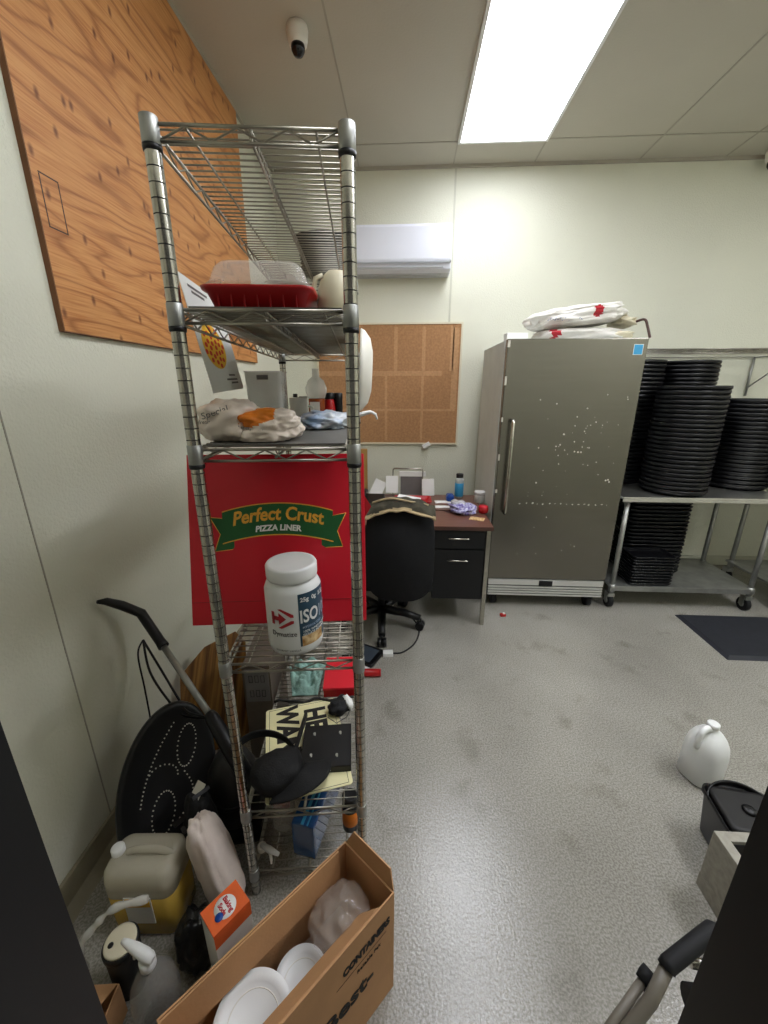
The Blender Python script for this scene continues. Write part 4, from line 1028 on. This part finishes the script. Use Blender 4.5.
for i in range(16): m.cyl((.82+i*.04+random.uniform(-.012,.012),fy-.001,.84+random.uniform(-.008,.008)),(.82+i*.04,fy-.0001,.84),random.uniform(.0015,.004),6)
for x,z in ((1.40,1.02),(1.385,1.015),(1.41,1.005),(1.17,1.21),(1.19,1.21),(1.06,1.33)): m.cyl((x,fy-.001,z),(x,fy-.0001,z),.006,7)
o_=m.build('adhesive_residue','fuzz',dr); o_['kind']='stuff'
m=MB()
for i in range(5):
    z=1.85-i*.23+random.uniform(-.03,.03); m.box((fx0+.006,fy-.001,z),(fx0+.006+random.uniform(.008,.02),fy-.0001,z+random.uniform(.02,.06)))
o_=m.build('paint_chips','fuzz',dr); o_['kind']='stuff'
gr=B((fx0+.012,fy+.012,.105),(fx1-.012,fy+.052,.240),.003).build('grille','ring',fz)
m=MB(); m.box((fx0+.012,fy,.195),(fx1-.012,fy+.014,.240),.002)
for i in range(4): m.box((fx0+.012,fy,.108+i*.021),(fx1-.012,fy+.014,.108+i*.021+.013),.002)
m.build('grille_slats','slat',gr)
MB().box((1.02,fy-.004,.19),(1.12,fy+.001,.235),.002).build('badge','black',gr)
for x,y in ((.70,2.88),(1.43,2.88),(.70,3.52),(1.43,3.52)):
    m=MB(); m.cyl((x-.02,y,.045),(x+.02,y,.045),.0445,18); m.box((x-.03,y-.03,.07),(x+.03,y+.03,.106)); m.build('caster','rubber',fz)
# flour bags on freezer
zf=fz1+.0045
t=thing('flour_sack','upper white flour sack with red mark on top of freezer','sack',(1.12,3.13,zf+.105),.0)
Rf=Matrix.Rotation(math.radians(-6),4,'Y')@Matrix.Rotation(.03,4,'Z')
m=MB(); m.blob((1.14,3.10,zf+.160),(.305,.20,.066),seed=50,amp=.16,fs=2,e=.65,R=Rf,n=150,pick=lambda p:1 if ((p.x-1.22)**2/.0010+(p.z-(zf+.175))**2/.0012<1 and p.y<3.05) else 0); m.build('sack_body',['flour','labr'],t)
m=MB(); 
for i in range(15):
    m.tube([(.90+i*.015,2.898,zf+.115+.006*(i%3)),(.908+i*.015,2.894,zf+.122+.012*(i%2))],.0018,5)
m.build('printing','blue',t)
m=MB(); m.blob((1.46,3.10,zf+.13),(.055,.13,.022),seed=53,amp=.4,fs=3,n=28,R=Matrix.Rotation(.4,4,'Y')); m.build('folded_end','offw',t)
t=thing('flour_sack','lower white flour sack lying directly on top of freezer','sack',(1.15,3.13,zf))
m=MB(); m.blob((1.19,3.12,zf+.042),(.305,.21,.046),seed=57,amp=.14,fs=2,e=.65,n=56,flat=.0415,pick=lambda p:1 if (abs(p.x-.97)<.02 and p.z<zf+.075 and p.y<3.1) else 0); m.build('sack_body',['flour','labr'],t)
m=MB(); m.blob((1.40,2.99,zf+.03),(.075,.07,.028),seed=54,amp=.4,fs=3,n=28); m.build('folded_end','offw',t)
t=thing('sack_strap','brown strap hanging down beside the flour sacks','strap',(1.53,2.9,zf))
P=catm([(1.47,2.92,zf+.11),(1.50,2.88,zf+.115),(1.515,2.86,zf+.07),(1.53,2.84,zf+.004)],6)
m=MB(); m.tube(P,.008,6); m.build('band','deskedge',t)
o=B((-.07,-.05,0),(.07,.05,.055),.003).build('small_white_box','whitem'); o.location=(.735,3.02,zf); tag(o,'small white box at the freezer top\'s left edge','box')
# ============================================================ CART
def cart(x0,x1,label):
    t=thing('steel_work_cart',label,'cart',((x0+x1)/2,3.15,0)); y0,y1=2.80,3.60
    m=MB(); m.box((x0,y0,.878),(x1,y1,.898),.006); m.box((x0,y0,.862),(x1,y0+.012,.88),.004); m.box((x0,y1-.012,.845),(x1,y1,.88),.004); m.build('top','alu',t)
    m=MB(); m.box((x0+.04,y0+.03,.172),(x1-.04,y1-.20,.190),.004); m.box((x0+.04,y0+.03,.150),(x1-.04,y0+.042,.173)); m.build('lower_shelf','galv',t)
    for x in (x0+.06,x1-.06):
        for y in (y0+.05,y1-.24):
            l=MB(); l.cyl((x,y,.13),(x,y,.878),.0175,18); l.cyl((x,y,.14),(x,y,.20),.023,18); l=l.build('leg','galv',t)
            c=MB(); ya=.016; c.cyl((x-ya,y+.02,.052),(x+ya,y+.02,.052),.0515,24); c=c.build('caster','rubber',l)
            h=MB(); h.cyl((x-ya-.004,y+.02,.052),(x+ya+.004,y+.02,.052),.022,14); h.box((x-.024,y-.015,.095),(x+.024,y+.045,.125),.003); h.box((x-.026,y,.045),(x-.021,y+.04,.11)); h.box((x+.021,y,.045),(x+.026,y+.04,.11)); h.cyl((x,y,.12),(x,y,.135),.012,10); h.build('caster_fork','galv',c)
cart(1.53,2.66,'steel wheeled work table right of the freezer, stacked with pans')
cart(2.78,3.85,'second steel wheeled table at the photo\'s right edge')
# pans
def pan_proto(r,label,group):
    t=thing('round_pan',label,'pan',(0,0,0),0,group)
    MB().lathe([(.004,0),(r*.89,0),(r*.92,.0135),(r*.97,.0165),(r*.985,.024),(r,.027),(r,.040),(r*.985,.0435),(r*.95,.042),(r*.935,.029),(r*.88,.006),(.004,.005)],44).build('pan_body','bpan',t,world=False)
    return t
pp=None; RP=.212; pitch=.0305
zc=.899
for (x,y,n,desc,grp,r) in ((1.967,3.0,24,'front stack on the work table','pans in the front stack',RP),
    (1.757,3.41,30,'rear stack beside the freezer','pans in the rear left stack',RP*.97),
    (2.195,3.475,30,'rear stack behind the front one','pans in the rear middle stack',RP*.98),
    (2.555,3.21,21,'shorter stack at the table\'s right end','pans in the right stack',RP*.98)):
    for i in range(n):
        top_=(i==n-1)
        lb=('topmost black round pan of the '+desc) if top_ else ('black round pan lower down in the '+desc)
        jx=random.uniform(-.003,.003); jy=random.uniform(-.003,.003)
        if pp is None: pp=pan_proto(RP,lb,grp); pp.location=(x+jx,y+jy,zc+i*pitch)
        else:
            q=dup(pp,(x+jx,y+jy,zc+i*pitch),lb,grp)
        if top_: 
            (pp if (pp.location-Vector((x+jx,y+jy,zc+i*pitch))).length<1e-6 else q)['group']='topmost pans of the stacks'
for i in range(8): dup(pp,(3.0+random.uniform(-.003,.003),3.03,zc+i*pitch),('topmost' if i==7 else 'lower')+' black round pan on the second table at the right edge','pans on the second table')
# rectangular trays below
pt=None
for i in range(10):
    lb='shallow black square tray in the small front stack under the table' if i<9 else 'topmost shallow black square tray of the small front stack'
    if pt is None:
        pt=thing('square_tray',lb,'tray',(1.865,2.945,.1905+i*.0235),0,'small square trays under the table')
        loft(MB(),[(.145,.095,.02,0),(.153,.103,.02,.015),(.156,.106,.022,.020),(.156,.106,.022,.024),(.145,.095,.02,.024),(.132,.082,.02,.004)]).build('tray_body','bpan',pt,world=False)
    else: dup(pt,(1.865+random.uniform(-.003,.003),2.945,.1905+i*.0235),lb,'small square trays under the table')
pt=None
for i in range(20):
    lb='large black square tray in the tall rear stack under the table' if i<19 else 'topmost large black square tray of the tall rear stack'
    if pt is None:
        pt=thing('deep_square_tray',lb,'tray',(1.99,3.23,.1905),0,'large square trays under the table')
        loft(MB(),[(.215,.155,.05,0),(.227,.167,.05,.020),(.230,.170,.05,.028),(.230,.170,.05,.033),(.220,.16,.05,.033),(.197,.142,.05,.004)]).build('tray_body','bpan',pt,world=False)
    else: dup(pt,(1.99+random.uniform(-.003,.003),3.23,.1905+i*.0315),lb,'large square trays under the table')
# wall wire shelf
t=thing('wall_wire_shelf','wall mounted chrome wire shelf above the pan stacks','shelf',(2.4,YB,1.88))
m=MB(); x0,x1,y0,y1,zz=1.56,3.6,3.30,3.70,1.905
for y in (y0,y1): 
    m.cyl((x0,y,zz),(x1,y,zz),.004,8); m.cyl((x0,y,zz-.032),(x1,y,zz-.032),.004,8)
m.tube([(x0+(x1-x0)*j/56,y0,zz-(.030 if j%2 else .002)) for j in range(57)],.0028,6)
for j in range(82): m.cyl((x0+(x1-x0)*j/81,y0,zz+.001),(x0+(x1-x0)*j/81,y1,zz+.001),.0018,5)
for y in (3.43,3.57): m.cyl((x0,y,zz-.006),(x1,y,zz-.006),.003,6)
m.build('wire_deck','wire',t)
for bxx in (2.86,1.60):
    m=MB(); m.cyl((bxx,y1,zz-.04),(bxx,y1,zz-.34),.010,10); m.tube([(bxx,y0+.02,zz-.035),(bxx,y1-.01,zz-.27)],.006,8); m.cyl((bxx,y0+.01,zz-.036),(bxx,y1,zz-.036),.006,8); m.build('bracket','galv',t)
# mat
t=thing('rubber_mat','dark rubber floor mat before the work table','mat',(2.9,2.5,0))
m=MB(); m.hull([(2.03,2.235,0),(3.3,2.235,0),(3.3,2.76,0),(2.03,2.76,0)],[(2.055,2.262,.018),(3.275,2.262,.018),(3.275,2.735,.018),(2.055,2.735,.018)]); m.build('pad','mat',t,bevel=.002)
# ============================================================ WHITE JUG
q=Vector((1.308,1.415,0))
t=thing('white_gallon_jug','white translucent gallon jug standing on the floor','jug',q,math.radians(20))
def sq(r,z,e=.0): return (r,z)
m=loft(MB(),[(.064,.064,.05,0),(.072,.072,.055,.008),(.073,.073,.058,.10),(.073,.073,.062,.155),(.069,.069,.062,.188),(.058,.058,.054,.216),(.042,.042,.040,.238),(.020,.020,.019,.254),(.018,.018,.0175,.27)]); m.build('bottle_body','milk',t,world=False)
MB().lathe([(.019,.266),(.0225,.268),(.0225,.284),(.019,.287),(.003,.287)],22).build('cap','white',t,world=False)
m=MB(); m.tube(catm([(-.012,.0,.256),(-.035,.0,.268),(-.058,.0,.254),(-.068,.0,.222),(-.066,.0,.180)],6),.0125,10); m.build('handle','milk',t,world=False)
# ============================================================ BLACK BIN
q=Vector((1.226,1.102,0))
t=thing('black_lidded_bin','black lidded bucket between the white jug and the mop sink','bin',q,math.radians(-8))
loft(MB(),[(.085,.080,.02,0),(.090,.085,.02,.01),(.108,.102,.03,.185),(.115,.109,.03,.188),(.115,.109,.03,.205),(.110,.104,.03,.205),(.105,.099,.03,.184),(.08,.075,.02,.012)]).build('bucket','black',t,world=False)
t.scale=(.92,.92,.96)
m=loft(MB(),[(.100,.090,.02,.195),(.102,.092,.02,.212),(.09,.078,.02,.217),(.08,.07,.02,.2165)]); m.build('lid','dust',t,world=False)
m=MB(); m.lathe([(.022,.2165),(.024,.221),(.018,.227),(.004,.229)],20); m.build('lid_knob','black',t,world=False)
def lip(u,v):
    a=PI*(.02+.96*u); r_=1+.0*v
    return Vector((-.116*math.cos(a)*1.0,.03+.085*math.sin(a),.200+.028*v*math.sin(PI*u)))
m=MB(); m.surf(lip,24,3); m.build('raised_rim','black',t,world=False,solid=.006)
# ============================================================ MOP SINK
t=thing('mop_sink','beige floor mop sink with dark basin behind the right door jamb','sink',(1.3,.74,0))
sx0,sx1,sy0,sy1,sh=1.022,1.64,.42,.998,.25; wl=.032
m=MB(); m.box((sx0,sy0,0),(sx1,sy1,.06)); 
m.box((sx0,sy0,.06),(sx0+wl,sy1,sh),.004); m.box((sx1-wl,sy0,.06),(sx1,sy1,sh),.004); m.box((sx0+wl-.004,sy0,.06),(sx1-wl+.004,sy0+wl,sh),.004); m.box((sx0+wl-.004,sy1-wl,.06),(sx1-wl+.004,sy1,sh),.004)
m.build('basin_walls','sink',t)
m=MB(); m.box((sx0+wl,sy0+wl,.06),(sx1-wl,sy1-wl,.064)); m.box((sx0+wl,sy0+wl,.064),(sx0+wl+.002,sy1-wl,sh-.012)); m.box((sx0+wl,sy1-wl-.002,.064),(sx1-wl,sy1-wl,sh-.012)); m.box((sx1-wl-.002,sy0+wl,.064),(sx1-wl,sy1-wl,sh-.012)); m.build('basin_lining','sinki',t)
MB().lathe([(.04,.064),(.042,.066),(.03,.067),(.004,.0665)],24,c=(1.325,.70,0)).build('drain','alu',t)
# ============================================================ HAND TRUCK HANDLES bottom right
t=thing('folding_cart_handle','folded cart with metal tubes and black grips by the right jamb','cart',(.62,.6,0))
def seg(pts,r,name,mt,par=t): return MB().tube(pts,r,14).build(name,mt,par)
z_=.42
g1=atz(712,930,.44); g2=atz(668,965,.43); a0=atz(651,1000,.38); a1=atz(629,1028,.34)
seg([g1+Vector((.06,-.02,-.05)),g1+Vector((.02,.0,-.008)),g1,g1+(g2-g1)*.2,g2,g2+(a0-g2)*.1],[.015,.017,.018,.018,.0175,.0175],'grip','rubber')
seg([g2,a0,a1,a1+(a1-a0)*.8],.0135,'tube','grip')
b0=atz(646,976,.38); b1=atz(612,1024,.33)
seg([b0,b1,b1+(b1-b0)*.9],.0095,'tube','grip')
seg([b0+(b0-b1)*.12+Vector((.0,0,0)),b0,b0+(b1-b0)*.12],[.015,.016,.014],'end_clip','rubber')
seg([b0+Vector((0,0,-.002)),(b0+a0)/2+Vector((0,0,-.01)),a0],[.009,.009,.009],'cross_link','rubber')
seg([atz(690,962,.30),atz(700,968,.30)+Vector((.05,0,0))],.012,'axle','chrome'); seg([atz(688,1000,.25),atz(706,1004,.25)+Vector((.05,0,0))],.03,'wheel','rubber')
seg([a1+(a1-a0)*.8,Vector((a1.x-.0,a1.y+.0,.03))],.012,'lower_tube','grip')

# ============================================================ WORLD, CAMERA, VIEW
w=bpy.data.worlds.new('world'); sc.world=w; w.use_nodes=True; w.node_tree.nodes['Background'].inputs[0].default_value=(.9,.88,.8,1); w.node_tree.nodes['Background'].inputs[1].default_value=.06
cd=bpy.data.cameras.new('camera'); cd.sensor_fit='HORIZONTAL'; cd.sensor_width=36; cd.lens=F/768*36; cd.clip_start=.01
co=bpy.data.objects.new('camera',cd); col.objects.link(co); co.location=(0,0,HC); co.rotation_euler=(PI/2-PIT,0,YAW); sc.camera=co
sc.view_settings.view_transform='Standard'; sc.view_settings.look='None'; sc.view_settings.gamma=1; sc.view_settings.use_curve_mapping=False
sc.view_settings.exposure=1.12
